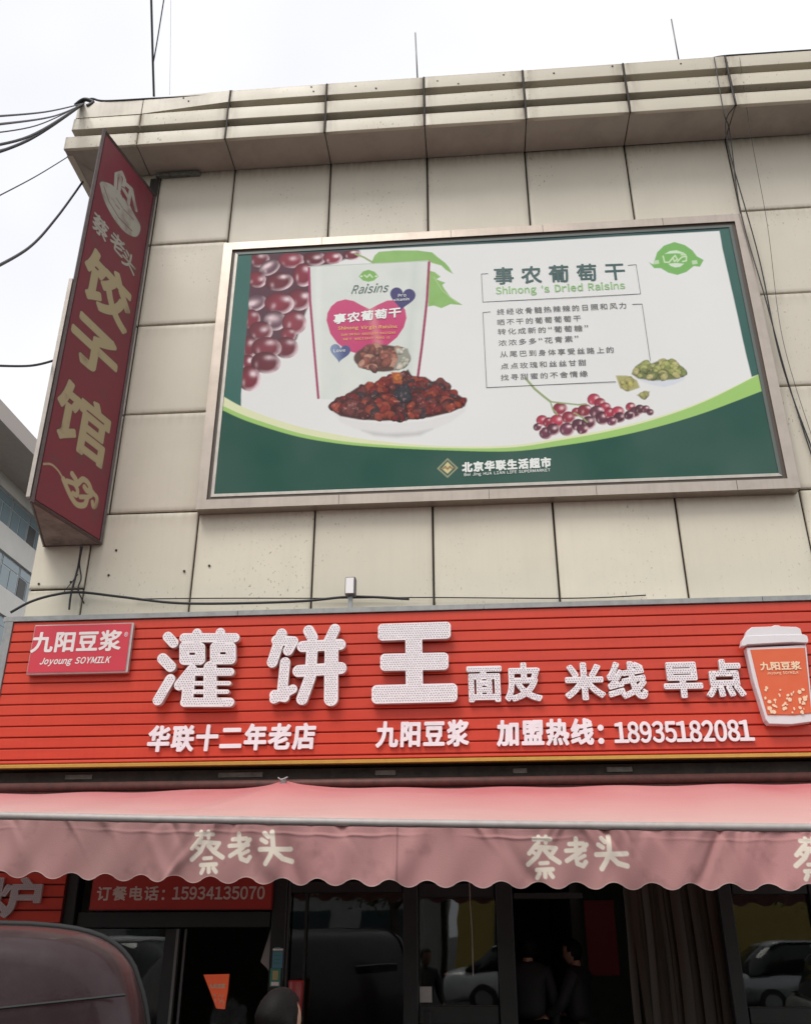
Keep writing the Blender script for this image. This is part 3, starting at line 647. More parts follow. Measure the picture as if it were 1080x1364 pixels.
INKG = mat('ink_dark_green', (.03, .09, .085), .5); INKL = mat('ink_leaf_green', (.28, .52, .2), .5); INKK = mat('ink_grey', (.16, .165, .16), .5); INKW = mat('ink_white', (.75, .78, .75), .5); INKP = mat('ink_cream', (.85, .6, .62), .5); INKY = mat('ink_yellow', (.75, .42, .12), .5)
def ptext(name, s, pa, pb, h, m, t, step, gap=.1, slant=0.):
    """pa, pb: photo points of the lower-left and lower-right text corners"""
    xa, za = at(*pa, TY); xb, zb = at(*pb, TY); _, zt = at(pa[0], pa[1]-h, TY)
    return flat_text(name, s, xa, xb, za, zt, TY, bb, t, m, step, gap, slant, (zb-za)/(xb-xa))
ptext('headline', '事农葡萄干', (658, 379), (834, 372), 23, INKG, .0045, .004, .38)
ptext('subheading', "Shinong 's Dried Raisins", (660, 391.5), (833, 384), 9, INKL, .002, .0025, .1)['kind'] = 'stuff'
BODY = [('终经收骨髓热辣辣的日照和风力', 662, 419.5, 835, 411), ('晒不干的葡萄葡萄干', 662, 433.5, 774, 428), ('转化成新的“葡萄糖”', 663, 446, 784, 441), ('浓浓多多“花青素”', 664, 461, 771, 455), ('从尾巴到身体享受丝路上的', 666, 476, 818, 470), ('点点玫瑰和丝丝甘甜', 667, 492, 781, 487), ('找寻甜蜜的不舍情缘', 667, 507, 783, 502)]
for s_, xa, ya, xb, yb in BODY: ptext('print_line', s_, (xa, ya), (xb, yb-.5), 8.3, INKK, .0008, .0028, .22)
ptext('store_line', '北京华联生活超市', (616, 629), (734, 622), 13, INKW, .006, .003, .16)
ptext('store_subline', 'Bei Jing HUA LIAN LIFE SUPERMARKET', (618, 634), (733, 627.5), 3.6, INKW, .0006, .0016, .1)
ptext('pouch_title', '事农葡萄干', (444, 431.5), (534, 421.5), 13, INKW, .0045, .003, .1)
ptext('pouch_subtitle', 'Shinong Virgin Raisins', (450, 439), (529, 436.5), 4, INKY, .0012, .0018)
ptext('pouch_line', 'SUN DRIED SEEDLESS RAISINS', (454, 447), (527, 444), 2.6, INKY, .0006, .0016); ptext('pouch_line', 'NET WEIGHT 500 G', (457, 453), (519, 450.5), 2.6, INKY, .0006, .0016)
ptext('pouch_script', 'Raisins', (467, 391), (516, 388), 11, INKG, -.0005, .002, .1, .3)
ptext('badge_text', 'Pro', (530, 395.5), (541, 394.5), 4, INKW, .0006, .0016); ptext('badge_text', 'vitamin', (524, 401), (545, 399.5), 3.4, INKW, .0006, .0016); ptext('badge_text', 'Love', (444, 469), (460, 468), 4, INKW, .0006, .0016)
# thin ruled boxes round the copy
def rule(pts):
    b = MB()
    for (a, c) in zip(pts[:-1], pts[1:]):
        xa, za = at(*a, TY); xb, zb = at(*c, TY); b.tube([(xa, TY, za), (xb, TY, zb)], .0028, 4)
    b.obj('print_rule', INKK, bb)
rule([(650, 364), (641, 364.5), (643, 402), (853, 391), (847, 352), (836, 353)]); rule([(653, 415), (643, 416), (648, 516), (820, 508)]); rule([(842, 405), (855, 404.5), (866, 480)])
# dust shadows
# ==================================================================  MAIN SIGNBOARD
SY = -.26
sg = thing('shop_signboard', 'long red ribbed signboard with white studded letters above the awning', 'signboard', (.3, -.1, 3.0))
ax, az = at(20, 829, SY); SX0 = -4.37; SX1 = 5.2; SZ1 = 4.375; SZ0 = 3.045
boxo('backing_board', SLATB, sg, SX0, SX1, SY+.012, -.004, SZ0, SZ1)
pitch = .0995; z = SZ1; k = 0
while z > SZ0+.01:
    z0 = max(z-pitch, SZ0)
    b = MB(); x0, x1 = SX0+.004, SX1
    prof = [(SY+.011, z-.003), (SY+.002, z-.004), (SY-.002, z-.009), (SY-.004, z0+.012), (SY-.002, z0+.009), (SY+.011, z0+.004)]
    wob = random.uniform(-.0015, .0015); n_ = 24; vs = []; fs = []
    for i in range(n_+1):
        x = x0+(x1-x0)*i/n_; dy = wob+.0012*math.sin(i*.9+k)
        vs += [(x, y+(dy if 0 < q < 5 else 0), zz_) for q, (y, zz_) in enumerate(prof)]
    fs = [(i*6+q, (i+1)*6+q, (i+1)*6+q+1, i*6+q+1) for i in range(n_) for q in range(5)]
    b.add(vs, fs).obj('slat', SLAT, sg); z -= pitch; k += 1
boxo('bottom_trim', GOLD, sg, SX0-.03, SX1, SY-.012, SY+.05, SZ0-.035, SZ0-.002, .004)
# galvanised flashing, in lengths
for x0, x1 in [(-4.47, -2.2), (-2.195, .1), (.105, 2.6), (2.605, 5.2)]:
    MB().add([(x0, SY-.02, SZ1+.004), (x1, SY-.02, SZ1+.004), (x1, SY-.02, SZ1+.05), (x0, SY-.02, SZ1+.05), (x1, -.01, SZ1+.125), (x0, -.01, SZ1+.125), (x0, -.01, SZ1+.004), (x1, -.01, SZ1+.004)],
             [(0, 1, 2, 3), (3, 2, 4, 5), (0, 3, 5, 6), (1, 7, 4, 2), (0, 6, 7, 1)]).obj('flashing', GALV, sg)
boxo('side_flashing', GALV, sg, -4.45, -4.372, SY-.018, -.012, SZ0-.03, SZ1+.002)
boxo('underside', DARK, sg, SX0, SX1, SY+.06, -.006, SZ0-.03, SZ0-.004)
# three big hand-drawn characters
LY = SY-.085
def m2(pts, ox=200, oy=820, s=2.5714): return [at(ox+x/s, oy+y/s, LY) for x, y in pts]
pxm = at(301, 900, LY)[0]-at(300, 900, LY)[0]
def big(strokes, sq=None):
    st = [(m2(p), (r-1.8)*pxm/2.5714) for p, r in strokes]
    al = np.array([q for p, r in st for q in p]); R_ = max(r for p, r in st)+.01
    f = lambda P: sd_strokes(P, st)
    lo_ = contour(f, al[:, 0].min()-R_, al[:, 0].max()+R_, al[:, 1].min()-R_, al[:, 1].max()+R_, .0055)
    o = fin('letter', loops_mesh(lo_, LY, .058, 0), [WHITE, LSIDE], sg)
    dots(f, al[:, 0].min()-R_, al[:, 0].max()+R_, al[:, 1].min()-R_, al[:, 1].max()+R_, .0235, .011, LY, .0055, o, LED)
big([([(60, 72), (80, 94)], 19), ([(42, 147), (70, 175)], 20), ([(68, 218), (26, 290)], 19),
     ([(116, 76), (290, 76)], 18), ([(160, 60), (160, 100)], 18), ([(240, 58), (240, 100)], 18),
     ([(117, 105), (117, 152), (171, 152), (171, 110), (117, 110)], 19), ([(222, 108), (222, 150), (276, 150), (276, 108), (222, 108)], 19),
     ([(142, 186), (100, 238)], 20), ([(134, 205), (126, 292)], 22), ([(140, 193), (275, 193)], 15), ([(205, 178), (205, 290)], 24), ([(205, 232), (270, 232)], 9), ([(205, 261), (264, 261)], 9), ([(130, 232), (200, 232)], 9), ([(130, 261), (200, 261)], 9), ([(118, 297), (272, 297)], 17)])
big([([(450, 62), (418, 160)], 20), ([(432, 84), (490, 88), (472, 120)], 19), ([(462, 160), (450, 275)], 19), ([(424, 286), (488, 252)], 17), ([(425, 272), (460, 280)], 18), ([(543, 52), (555, 74)], 21), ([(632, 46), (606, 100)], 20), ([(522, 106), (650, 99)], 21), ([(508, 190), (652, 180)], 22), ([(555, 105), (548, 210), (520, 286)], 21), ([(621, 100), (619, 286)], 25)])
def bars(L): return [x for (a, c, r) in L for x in [([(a[0], a[1]-r*.42), (c[0], c[1]-r*.42)], r*.58), ([(a[0], a[1]+r*.42), (c[0], c[1]+r*.42)], r*.58), ([a, c], r*.58)]]
big(bars([((796, 57), (1013, 50), 31), ((804, 160), (1005, 156), 31), ((776, 270), (1034, 264), 33)])+[([(902, 60), (905, 262)], 30)])
SYL = SY-.05
for s_, a_, c_, yc, h_ in [('面皮', 622, 720, 909, 49), ('米线', 753, 860, 907, 48), ('早点', 884, 990, 904, 48)]:
    letters(s_, a_, c_, yc, h_, SYL, sg, .0135, .045, [WHITE, LSIDE], .0045, .12, led=(.0215, .006, .0058))
SYT = SY-.03
for s_, a_, c_, yc, h_ in [('华联十二年老店', 197, 419, 982.5, 34), ('九阳豆浆', 501, 623, 977.5, 34), ('加盟热线：', 662, 806, 975.5, 34)]:
    letters(s_, a_, c_, yc, h_, SYT, sg, .0085, .024, [PINKL, WHITE], .004, .13, slant=.04)
letters('18935182081', 819, 1002, 974.5, 26, SYT, sg, .0055, .024, [PINKL, WHITE], .004, .02)
# small lightbox logo, top left of the sign
lb = thing('logo_lightbox', 'small crimson lightbox with white characters mounted at the left end of the red signboard', 'sign', (-3.9, -.3, 3.9))
lx0, lz0 = at(34, 899, SY-.07); lx1, lz1 = at(178, 829, SY-.07)
boxo('casing', SILV, lb, lx0, lx1, SY-.065, SY-.008, lz0, lz1, .006)
boxo('face', BOXRED, lb, lx0+.012, lx1-.02, SY-.071, SY-.064, lz0+.015, lz1-.012)
def stext(name, s, xa, xb, yb, yt, y, par, m, t, step, gap=.1, slant=0):
    X0, _ = at(xa, (yb+yt)/2, y); X1, _ = at(xb, (yb+yt)/2, y); _, Z0 = at((xa+xb)/2, yb, y); _, Z1 = at((xa+xb)/2, yt, y)
    return flat_text(name, s, X0, X1, Z0, Z1, y, par, t, m, step, gap, slant)
stext('brand_text', '九阳豆浆', 43, 161, 868, 841, SY-.074, lb, PRINTW, .0065, .004, .08)
stext('brand_subtext', 'Joyoung SOYMILK', 53, 146, 884, 876, SY-.074, lb, PRINTW, .002, .0025, .1, .25)
stext('registered_mark', '®', 165, 171, 848, 842, SY-.074, lb, PINKL, 0, .0016)
# paper cup signboard
CUPO = mat('cup_orange', (.68, .12, .04), .4, noise=.25, nscale=6, tint=(.75, .2, .08)); CUPW = mat('cup_white', (.72, .70, .72), .4, noise=.2, nscale=5, tint=(.6, .55, .56)); CUPC = mat('cup_cream', (.85, .62, .42), .5)
cup = thing('cup_sign', 'cut-out sign shaped like a white lidded orange soymilk cup on the red signboard', 'sign', (3.3, -.3, 3.3))
CYY = SY-.10
def cp(pts, y=CYY): return [at(940+x/5.457, 760+(yy)/5.457, y) for x, yy in pts]
def relief(name, pts, y, d, m, bulge=0.0):
    lo_ = np.array(cp(pts, y)); return fin(name, loops_mesh([lo_], y, d, .004), m, cup)
relief('body', [(298, 565), (350, 800), (440, 1085), (462, 1112), (620, 1116), (770, 1096), (782, 1070), (752, 800), (727, 545)], CYY, .085, CUPW)
relief('lid_rim', [(262, 545), (270, 500), (290, 478), (500, 470), (715, 468), (735, 478), (742, 505), (740, 522), (620, 518), (300, 535), (285, 545)], CYY-.022, .07, CUPW)
relief('lid', [(290, 482), (302, 440), (335, 415), (480, 410), (500, 401), (530, 402), (545, 410), (660, 413), (685, 425), (700, 475)], CYY-.012, .07, CUPW)
relief('sleeve', [(328, 578), (718, 564), (742, 800), (765, 1034), (640, 1048), (450, 1046), (390, 840)], CYY-.008, .004, CUPO)
stext('cup_text', '九阳豆浆', 940+395/5.457, 940+690/5.457, 892.5, 881.5, CYY-.0135, cup, CUPC, .003, .0025, .05)
stext('cup_subtext', 'Joyoung SOYMILK', 940+443/5.457, 940+675/5.457, 898, 894.5, CYY-.0135, cup, CUPC, .0004, .0018, .1)
random.seed(3); b = MB()
for k in range(46):
    for _ in range(40):
        x = random.uniform(425, 748); y = random.uniform(830, 1035)
        if x > 400+(y-830)*.25 and random.random() < .35+(y-830)/300: break
    X, Z = at(940+x/5.457, 760+y/5.457, CYY-.0135); n_ = random.choice((5, 6, 8)); r_ = random.uniform(.008, .021); a0 = random.random()*6; e = random.uniform(.35, 1)
    pl = [(X+r_*math.cos(a)*math.cos(a0)-r_*e*math.sin(a)*math.sin(a0), Z+r_*math.cos(a)*math.sin(a0)+r_*e*math.sin(a)*math.cos(a0)) for a in [i*2*math.pi/n_ for i in range(n_)]]
    b.prism(pl, CYY-.0135-k*.00001, CYY-.011)
b.obj('cup_pattern', CUPC, cup)['kind'] = 'stuff'

# ==================================================================  PROJECTING TRIANGULAR SIGN
A_ = np.array([-3.985, -1.05]); B_ = np.array([-3.745, -.03]); C_ = np.array([-4.33, -.03]); TZ0, TZ1 = 5.262, 9.965
pr = thing('projecting_sign', 'tall faded red wedge-shaped sign with gold characters hanging off the building corner', 'sign', (-4.0, -.5, TZ0))
RIM = mat('sign_rim', (.10, .075, .07), .5, .4, noise=.7, nscale=14, tint=(.05, .035, .03)); BASEM = mat('sign_underside', (.24, .20, .18), .6, .2, noise=.9, nscale=5, tint=(.07, .045, .035)); ALUS = mat('sign_cover_strip', (.42, .38, .34), .4, .7, noise=.4, nscale=8)
uvec = (B_-A_); wlen = np.linalg.norm(uvec); uvec = uvec/wlen; nvec = np.array([uvec[1], -uvec[0]])   # outwards
if np.dot(nvec, np.array([1, 0])) < 0: nvec = -nvec
n3 = np.array([nvec[0], nvec[1], 0]); P0 = np.array([A_[0], A_[1], TZ0])
def onface(px, py):
    p = at3(px, py, P0+n3*.004, n3); return np.dot(p[:2]-A_, uvec), p[2]-TZ0
NU, NV = 150, 640; uu = np.linspace(.035, wlen-.035, NU); vv = np.linspace(.04, TZ1-TZ0-.04, NV); GU, GV = np.meshgrid(uu, vv); PU = np.stack([GU.ravel(), GV.ravel()], 1)
K = np.zeros((len(PU), 3)); r2 = np.random.default_rng(9)
def vnoise(P, sc, seed):
    r = np.random.default_rng(seed); T = r.random((80, 80)); out = 0; a = .55
    for o_ in range(4):
        x = (P[:, 0]/sc*2**o_+7) % 79; y = (P[:, 1]/sc*2**o_+3) % 79; i = x.astype(int); j = y.astype(int); fx, fy = x-i, y-j
        out = out+a*((T[i, j]*(1-fx)+T[i+1, j]*fx)*(1-fy)+(T[i, j+1]*(1-fx)+T[i+1, j+1]*fx)*fy); a *= .5
    return out
q = vnoise(PU, .45, 1)[:, None]; K[:] = np.array((.215, .035, .045))*(1-q*.6)+np.array((.14, .04, .06))*q*.6
q = np.clip(PU[:, 1]/4.7, 0, 1)[:, None]; K = K*(1-q*.25)+np.array((.15, .035, .05))*q*.25
def kb_(mask, col, a=1.):
    global K
    m_ = (np.clip(mask, 0, 1)*a)[:, None]; K = K*(1-m_)+np.asarray(col)*m_
def kfill_poly(polys, col, grow=0.):
    allp = np.concatenate([np.asarray(p) for p in polys]); mn = allp.min(0)-.03-grow; mx_ = allp.max(0)+.03+grow
    idx = np.where((PU[:, 0] > mn[0]) & (PU[:, 0] < mx_[0]) & (PU[:, 1] > mn[1]) & (PU[:, 1] < mx_[1]))[0]
    if not len(idx): return
    d = sd_poly(PU[idx], polys)-grow; m_ = np.zeros(len(PU)); m_[idx] = np.clip(.5-d/.006, 0, 1); kb_(m_, col)
def kstroke(pts, r, col):
    d = sd_strokes(PU, [(pts, r)]); kb_(np.clip(.5-d/.006, 0, 1), col)
GOLDP = (.38, .32, .19); GREYP = (.36, .35, .30)
def kchar(ch, px, py, w, h, grow, col=GOLDP, slant=0.):
    cu_, cv_ = onface(px, py)
    for _, Q in text_layout(ch, cu_-w/2, cu_+w/2, cv_-h/2, cv_+h/2): kfill_poly(Q, (.13, .035, .04), grow+.013); kfill_poly(Q, col, grow)
kchar('饺', 143.5, 386, .80, .64, .028); kchar('子', 127, 463, .78, .56, .03); kchar('馆', 112, 564.5, .84, .66, .021)
for ch, x, y in (('蔡', 134, 302), ('老', 157, 325), ('头', 172, 348)): kchar(ch, x, y, .27, .24, .006, GREYP)
F2 = lambda pts: [onface(x/2.2735, 160+y/2.2735) for x, y in pts]
pl = F2([(302, 190), (312, 185), (345, 200), (385, 250), (410, 290), (425, 320), (420, 345), (405, 352), (375, 335), (340, 290), (315, 240), (302, 190)]); pl = [tuple(q_) for q_ in spline(pl, 6)]; kfill_poly([np.array(pl)], (.14, .05, .055), .012); kfill_poly([np.array(pl)], GREYP)
kstroke(F2([(315, 200), (330, 245), (360, 295), (400, 335)]), .007, (.16, .08, .08)); kstroke(F2([(352, 235), (375, 270), (405, 300)]), .006, (.2, .1, .1))
for P_ in ([(350, 200), (352, 165), (370, 160), (378, 180), (372, 205), (390, 235)], [(378, 190), (400, 210), (405, 240), (412, 270)], [(352, 215), (372, 240), (392, 265)], [(365, 175), (360, 220)], [(395, 215), (388, 255), (400, 280)]): kstroke(F2(P_), .030, GREYP)
for P_ in ([(365, 215), (372, 235)], [(380, 240), (388, 258)], [(350, 255), (362, 268)], [(368, 200), (384, 208)]): kstroke(F2(P_), .007, (.2, .1, .1))
F3 = lambda pts: [onface(x/4.264, 500+y/4.264) for x, y in pts]
F3 = (lambda g_: lambda p: [tuple(q_) for q_ in spline(g_(p), 6)])(F3)
kstroke(F3([(248, 503), (290, 505), (330, 540), (360, 590)]), .010, GOLDP); kstroke(F3([(360, 590), (385, 650), (410, 700), (440, 735), (480, 735), (495, 700)]), .030, GOLDP); kstroke(F3([(380, 600), (420, 615), (440, 650), (435, 680), (415, 670)]), .026, GOLDP)
kstroke(F3([(410, 560), (430, 590), (440, 615), (470, 590), (500, 610), (515, 650), (495, 655), (480, 635)]), .030, GOLDP); kstroke(F3([(510, 640), (530, 670), (550, 695), (545, 735), (530, 745), (525, 720)]), .026, GOLDP); kstroke(F3([(455, 690), (480, 690), (500, 690), (520, 680)]), .024, GOLDP)
q = vnoise(PU, .18, 6); kb_(np.clip((q-.62)*5, 0, 1), (.13, .06, .055), .5)
vs = np.stack([A_[0]+uvec[0]*PU[:, 0]+nvec[0]*.004, A_[1]+uvec[1]*PU[:, 0]+nvec[1]*.004, TZ0+PU[:, 1]], 1)
I_ = np.arange(NU*NV).reshape(NV, NU); Fq = np.stack([I_[:-1, :-1], I_[:-1, 1:], I_[1:, 1:], I_[1:, :-1]], -1).reshape(-1, 4)
FACEM = mat('faded_print', (.3, .05, .06), .5, 0, .3, vcol='print', bump=.15, bscale=3)
fin('printed_face', grid_mesh('printed_face', vs, Fq, K), FACEM, pr)
ctr = (A_+B_+C_)/3; ins = lambda P, k: tuple(P+(ctr-P)*k)
MB().prism_z([ins(A_, .02), ins(B_, .02), ins(C_, .02)], TZ0+.03, TZ1-.03).obj('box_body', mat('sign_red_side', (.2, .04, .05), .5, noise=.4), pr)
MB().prism_z([tuple(A_), tuple(B_), tuple(C_)], TZ0, TZ0+.03).obj('bottom_plate', BASEM, pr); MB().prism_z([tuple(A_), tuple(B_), tuple(C_)], TZ1-.03, TZ1).obj('top_plate', BASEM, pr)
for P_ in (A_, B_, C_): MB().tube([(P_[0], P_[1], TZ0-.006), (P_[0], P_[1], TZ1+.006)], .022, 4).obj('corner_post', RIM, pr)
for P_, Q_ in ((A_, B_), (B_, C_), (C_, A_)):
    for zz_ in (TZ0+.012, TZ1-.012): MB().tube([(*P_, zz_), (*Q_, zz_)], .022, 4).obj('edge_strip', RIM, pr)
MB().box(A_[0]-.05, A_[0]-.012, A_[1]-.03, A_[1]+.012, TZ0+.04, TZ0+2.55).obj('cover_strip', ALUS, pr)
# rusty brackets behind it, top and bottom
bk = thing('sign_bracket', 'rusty grey steel bracket holding the top of the projecting sign under the cornice', 'bracket', (-3.6, -.1, 10.2))
MB().box(-3.76, -3.2, -.06, -.006, 10.255, 10.30, .004).obj('arm', mat('bracket_steel', (.22, .24, .22), .6, .5, noise=.9, nscale=20, tint=(.05, .03, .02)), bk); MB().box(-3.83, -3.72, -.03, -.012, 9.95, 10.245, .004).obj('dark_gap_block', DARK, bk)  # second box is a dark block standing in for the dark gap beside the sign top

# ==================================================================  AWNING
def barline(px, py, y): X, Z = at(px, py, y); return X, Z
AY = -1.92
xL, zL = at(0, 1087, AY); xM, zM = at(540, 1097, AY); xR, zR = at(1080, 1103, AY)
AX0, AX1 = xL-1.9, xR+1.5
cf = np.polyfit([xL, xM, xR], [zL, zM, zR], 2)
barz = lambda x: np.polyval(cf, x)
aw = thing('awning', 'faded pink fabric awning with a scalloped valance stretched over the shopfront', 'awning', (-.3, -1, 2.3))
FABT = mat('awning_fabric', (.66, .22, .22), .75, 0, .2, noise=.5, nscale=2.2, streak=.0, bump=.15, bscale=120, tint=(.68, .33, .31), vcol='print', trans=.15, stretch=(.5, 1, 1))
_p = FABT.node_tree.nodes['Principled BSDF']; _p.inputs['Sheen Weight'].default_value = .6; _p.inputs['Sheen Roughness'].default_value = .35; _p.inputs['Sheen Tint'].default_value = (1, .85, .8, 1)
xs = np.linspace(AX0, AX1, 160); MB().tube([(x, AY, barz(x)) for x in xs[::4]], .026, 12).obj('front_bar', BARM, aw, True)
WY = -.34; WZ = at(540, 1051, WY)[1]                                               # where the cloth leaves the roller
peak_x = at(378, 1045, -.35)[0]
def roofz(x, v):
    e = barz(x)+.02; top = WZ+.055*math.exp(-abs(x-peak_x)/.5)
    sag = -.05*math.sin(math.pi*v)*(1+.25*math.sin(x*2.3)); fold = .02*math.exp(-((x-(peak_x-.9*(v)))/.09)**2)*(1-v*.7) if v < .85 else 0
    return (1-v)*top+v*e+sag+fold+.006*math.sin(x*7+v*3)
nv = 20; vs = np.array([(x, WY+(AY-WY)*(j/nv), roofz(x, j/nv)) for j in range(nv+1) for x in xs])
I_ = np.arange(len(vs)).reshape(nv+1, len(xs)); Fq = np.stack([I_[:-1, :-1], I_[:-1, 1:], I_[1:, 1:], I_[1:, :-1]], -1).reshape(-1, 4)
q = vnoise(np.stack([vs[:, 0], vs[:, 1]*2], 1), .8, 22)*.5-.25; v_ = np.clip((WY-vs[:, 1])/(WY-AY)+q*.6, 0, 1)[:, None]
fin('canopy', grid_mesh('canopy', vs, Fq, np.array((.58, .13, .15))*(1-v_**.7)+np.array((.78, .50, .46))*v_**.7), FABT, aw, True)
# valance with folds, scallops and printed characters
nxv, nvv = 2000, 84; X = np.linspace(AX0, AX1, nxv); Y_V = AY-.03
x_a, _ = at(23, 1172, Y_V); x_b, _ = at(1060, 1185, Y_V)
per = (at(1000, 1180, Y_V)[0]-at(24, 1180, Y_V)[0])/20.0                 # scallops, trough at px 24
ztop = np.array([barz(x) for x in X])-.028
zl = np.interp(X, [at(0, 1165, Y_V)[0], at(260, 1172, Y_V)[0], at(540, 1178, Y_V)[0], at(1080, 1183, Y_V)[0]], [at(0, 1165, Y_V)[1], at(260, 1172, Y_V)[1], at(540, 1178, Y_V)[1], at(1080, 1183, Y_V)[1]])
ph = (X-at(24, 1170, Y_V)[0])/per*2*np.pi
wav = np.cos(ph); low = zl-.021*np.sign(wav)*np.abs(wav)**.85
VT = np.linspace(0, 1, nvv)
XX, TT = np.meshgrid(X, VT); ZZ = ztop[None, :]*(1-TT)+low[None, :]*TT
# irregular hanging folds
rf = np.random.default_rng(12); FO = np.zeros_like(XX)
for k in range(46):
    c0 = rf.uniform(AX0, AX1); w = rf.uniform(.03, .12); a = rf.uniform(-.016, .016); le = rf.uniform(-.25, .25); FO += a*np.exp(-((XX-c0-le*TT)/w)**2)*(.3+.9*TT if rf.random() < .5 else 1.1-TT*.6)
for k in range(80):
    c0 = rf.uniform(AX0, AX1); w = rf.uniform(.02, .05); FO += .010*np.exp(-((XX-c0-rf.uniform(-.3, .3)*TT)/w)**2)*np.exp(-TT*5)*rf.choice([-1, 1])
FO += .012*np.sin(XX*2.1)*TT+.006*np.sin(XX*17+TT*3)*TT-.0035*np.exp(-((TT-.15-.02*np.sin(XX*5))/.03)**2)*(.5+.5*np.sin(XX*3.3+2*np.sin(XX*1.7)))
xseam = at(527, 1130, Y_V)[0]; FO += -.006*np.exp(-((XX-xseam)/.012)**2)
YY = Y_V+FO*1.7
Kc = np.zeros((XX.size, 3)); Pv = np.stack([XX.ravel(), ZZ.ravel()], 1)
q = vnoise(Pv*np.array([1, .6]), .5, 14)[:, None]; Kc[:] = np.array((.47, .235, .235))*(1-q)+np.array((.38, .225, .21))*q
lr = np.clip((XX.ravel()-(-1.0))/3.0, 0, 1)[:, None]; Kc *= (1+.12*lr*np.array((1.2, .7, .8)))
hem = np.clip(1-(ZZ-low[None, :])/.007, 0, 1).ravel()[:, None]; Kc = Kc*(1-hem)+np.array((.62, .45, .42))*hem
q = np.abs(Pv[:, 0]-xseam-.012); Kc *= (1-.25*np.exp(-(q/.006)**2))[:, None]
q = vnoise(Pv, .12, 15); Kc *= (1-.25*np.clip((q-.6)*4, 0, 1))[:, None]
def vstroke(strokes, ox, oy, s, r):
    st = [([at(ox+x/s, oy+y/s, Y_V) for x, y in p], rr*1.1*pxv/s) for p, rr in strokes]
    al = np.array([q_ for p, rr in st for q_ in p]); idx = np.where((Pv[:, 0] > al[:, 0].min()-.05) & (Pv[:, 0] < al[:, 0].max()+.05))[0]
    d = sd_strokes(Pv[idx], st); m_ = np.clip(.5-d/.0045, 0, 1)[:, None]; Kc[idx] = Kc[idx]*(1-m_)+np.array((.78, .70, .60))*m_
pxv = at(541, 1130, Y_V)[0]-at(540, 1130, Y_V)[0]
CLT = [([(575, 264), (650, 264)], 8.5), ([(597, 252), (597, 280)], 8), ([(630, 252), (630, 280)], 8), ([(588, 288), (556, 328)], 8.5), ([(583, 300), (612, 300), (592, 340), (552, 377)], 9), ([(574, 322), (592, 336)], 7), ([(620, 300), (676, 304), (655, 335)], 8.5), ([(628, 315), (652, 342), (692, 368)], 9.5), ([(606, 372), (640, 370)], 7.5), ([(592, 402), (662, 399)], 8.5), ([(628, 403), (629, 433)], 8.5), ([(603, 418), (594, 437)], 8.5), ([(650, 416), (662, 433)], 8.5),
       ([(765, 262), (767, 318)], 9), ([(736, 286), (798, 283)], 8.5), ([(814, 288), (780, 325), (726, 361)], 9), ([(722, 316), (806, 311)], 8.5), ([(766, 340), (774, 374), (800, 384), (812, 366)], 9), ([(806, 338), (778, 352)], 7.5),
       ([(880, 258), (897, 275)], 9), ([(868, 288), (888, 300)], 9), ([(860, 332), (994, 329)], 9.5), ([(913, 252), (918, 320), (905, 362), (885, 396)], 10), ([(922, 338), (958, 372), (998, 384)], 10)]
vstroke(CLT, 540, 1040, 3.375, 9)
def shift(st, sx, ox2, oy2): return [([(x+sx[0], y+sx[1]) for x, y in p], r) for p, r in st]
vstroke(shift(CLT, (-1514, -22), 0, 0), 540, 1040, 3.375, 9); vstroke(shift(CLT, (1200, 8), 0, 0), 540, 1040, 3.375, 9); vstroke(shift(CLT, (-2985, -40), 0, 0), 540, 1040, 3.375, 9)
I_ = np.arange(XX.size).reshape(XX.shape); Fq = np.stack([I_[:-1, :-1], I_[1:, :-1], I_[1:, 1:], I_[:-1, 1:]], -1).reshape(-1, 4)
FABV = mat('valance_fabric', (.4, .2, .2), .8, 0, .15, vcol='print', bump=.12, bscale=140, trans=.10)
fin('valance', grid_mesh('valance', np.stack([XX.ravel(), YY.ravel(), ZZ.ravel()], 1), Fq, Kc), FABV, aw, True)
# folding arms and brackets of the awning
for xa in (-2.9, -.2, 2.3):
    MB().tube([(xa, -.42, WZ-.14), (xa+.75, -1.15, barz(xa)-.05), (xa+.1, AY+.06, barz(xa+.1)-.03)], .018, 8).obj('folding_arm', RUSTY, aw)
bz = WZ+.06
MB().box(peak_x-.022, peak_x+.022, -.40, -.33, bz-.02, bz+.03, .006).obj('hook_bracket', GALV, aw); MB().tube([(peak_x-.04, -.40, bz+.035), (peak_x-.01, -.42, bz+.015), (peak_x+.04, -.40, bz+.04)], .007, 6).obj('hook_bracket', GALV, aw)
MB().tube([(AX0, -.30, WZ+.055), (AX1, -.30, WZ+.055)], .04, 14).obj('roller_tube', RUSTY, aw, True)

# ==================================================================  SHOPFRONT
sf = thing('shopfront', 'dark framed glass shopfront with sliding window and doorway below the awning', 'shopfront', (-.3, .0, .12))
# dirty beam zone under the sign
boxo('header_beam', HDR, sf, -4.4, 5.6, -.10, .02, 2.905, 2.998)
boxo('header_beam', RUSTY, sf, -4.4, 5.6, -.16, .02, 2.80, 2.90)
boxo('header_beam', DARK, sf, -4.4, 5.6, -.08, .02, 2.40, 2.795)
for x0, w in ((-3.7, .25), (-2.3, .4), (-.9, .18), (1.1, .22), (3.1, .3), (.3, .12)): MB().box(x0, x0+w, -.112, -.1, 2.93, 2.975, .003).obj('metal_plate', mat('stained_plate', (.25, .22, .19), .5, .4, noise=.8, nscale=15), sf)
FY = .02
def X_(px, py=1200): return at(px, py, FY)[0]
def Z_(py, px=540): return at(px, py, FY)[1]
def post(p0, p1, zt=2.395, zb=.12, y0=-.05, y1=.06, m=DFR, name='frame_post'): return boxo(name, m, sf, X_(p0), X_(p1), y0, y1, zb, zt, .006)
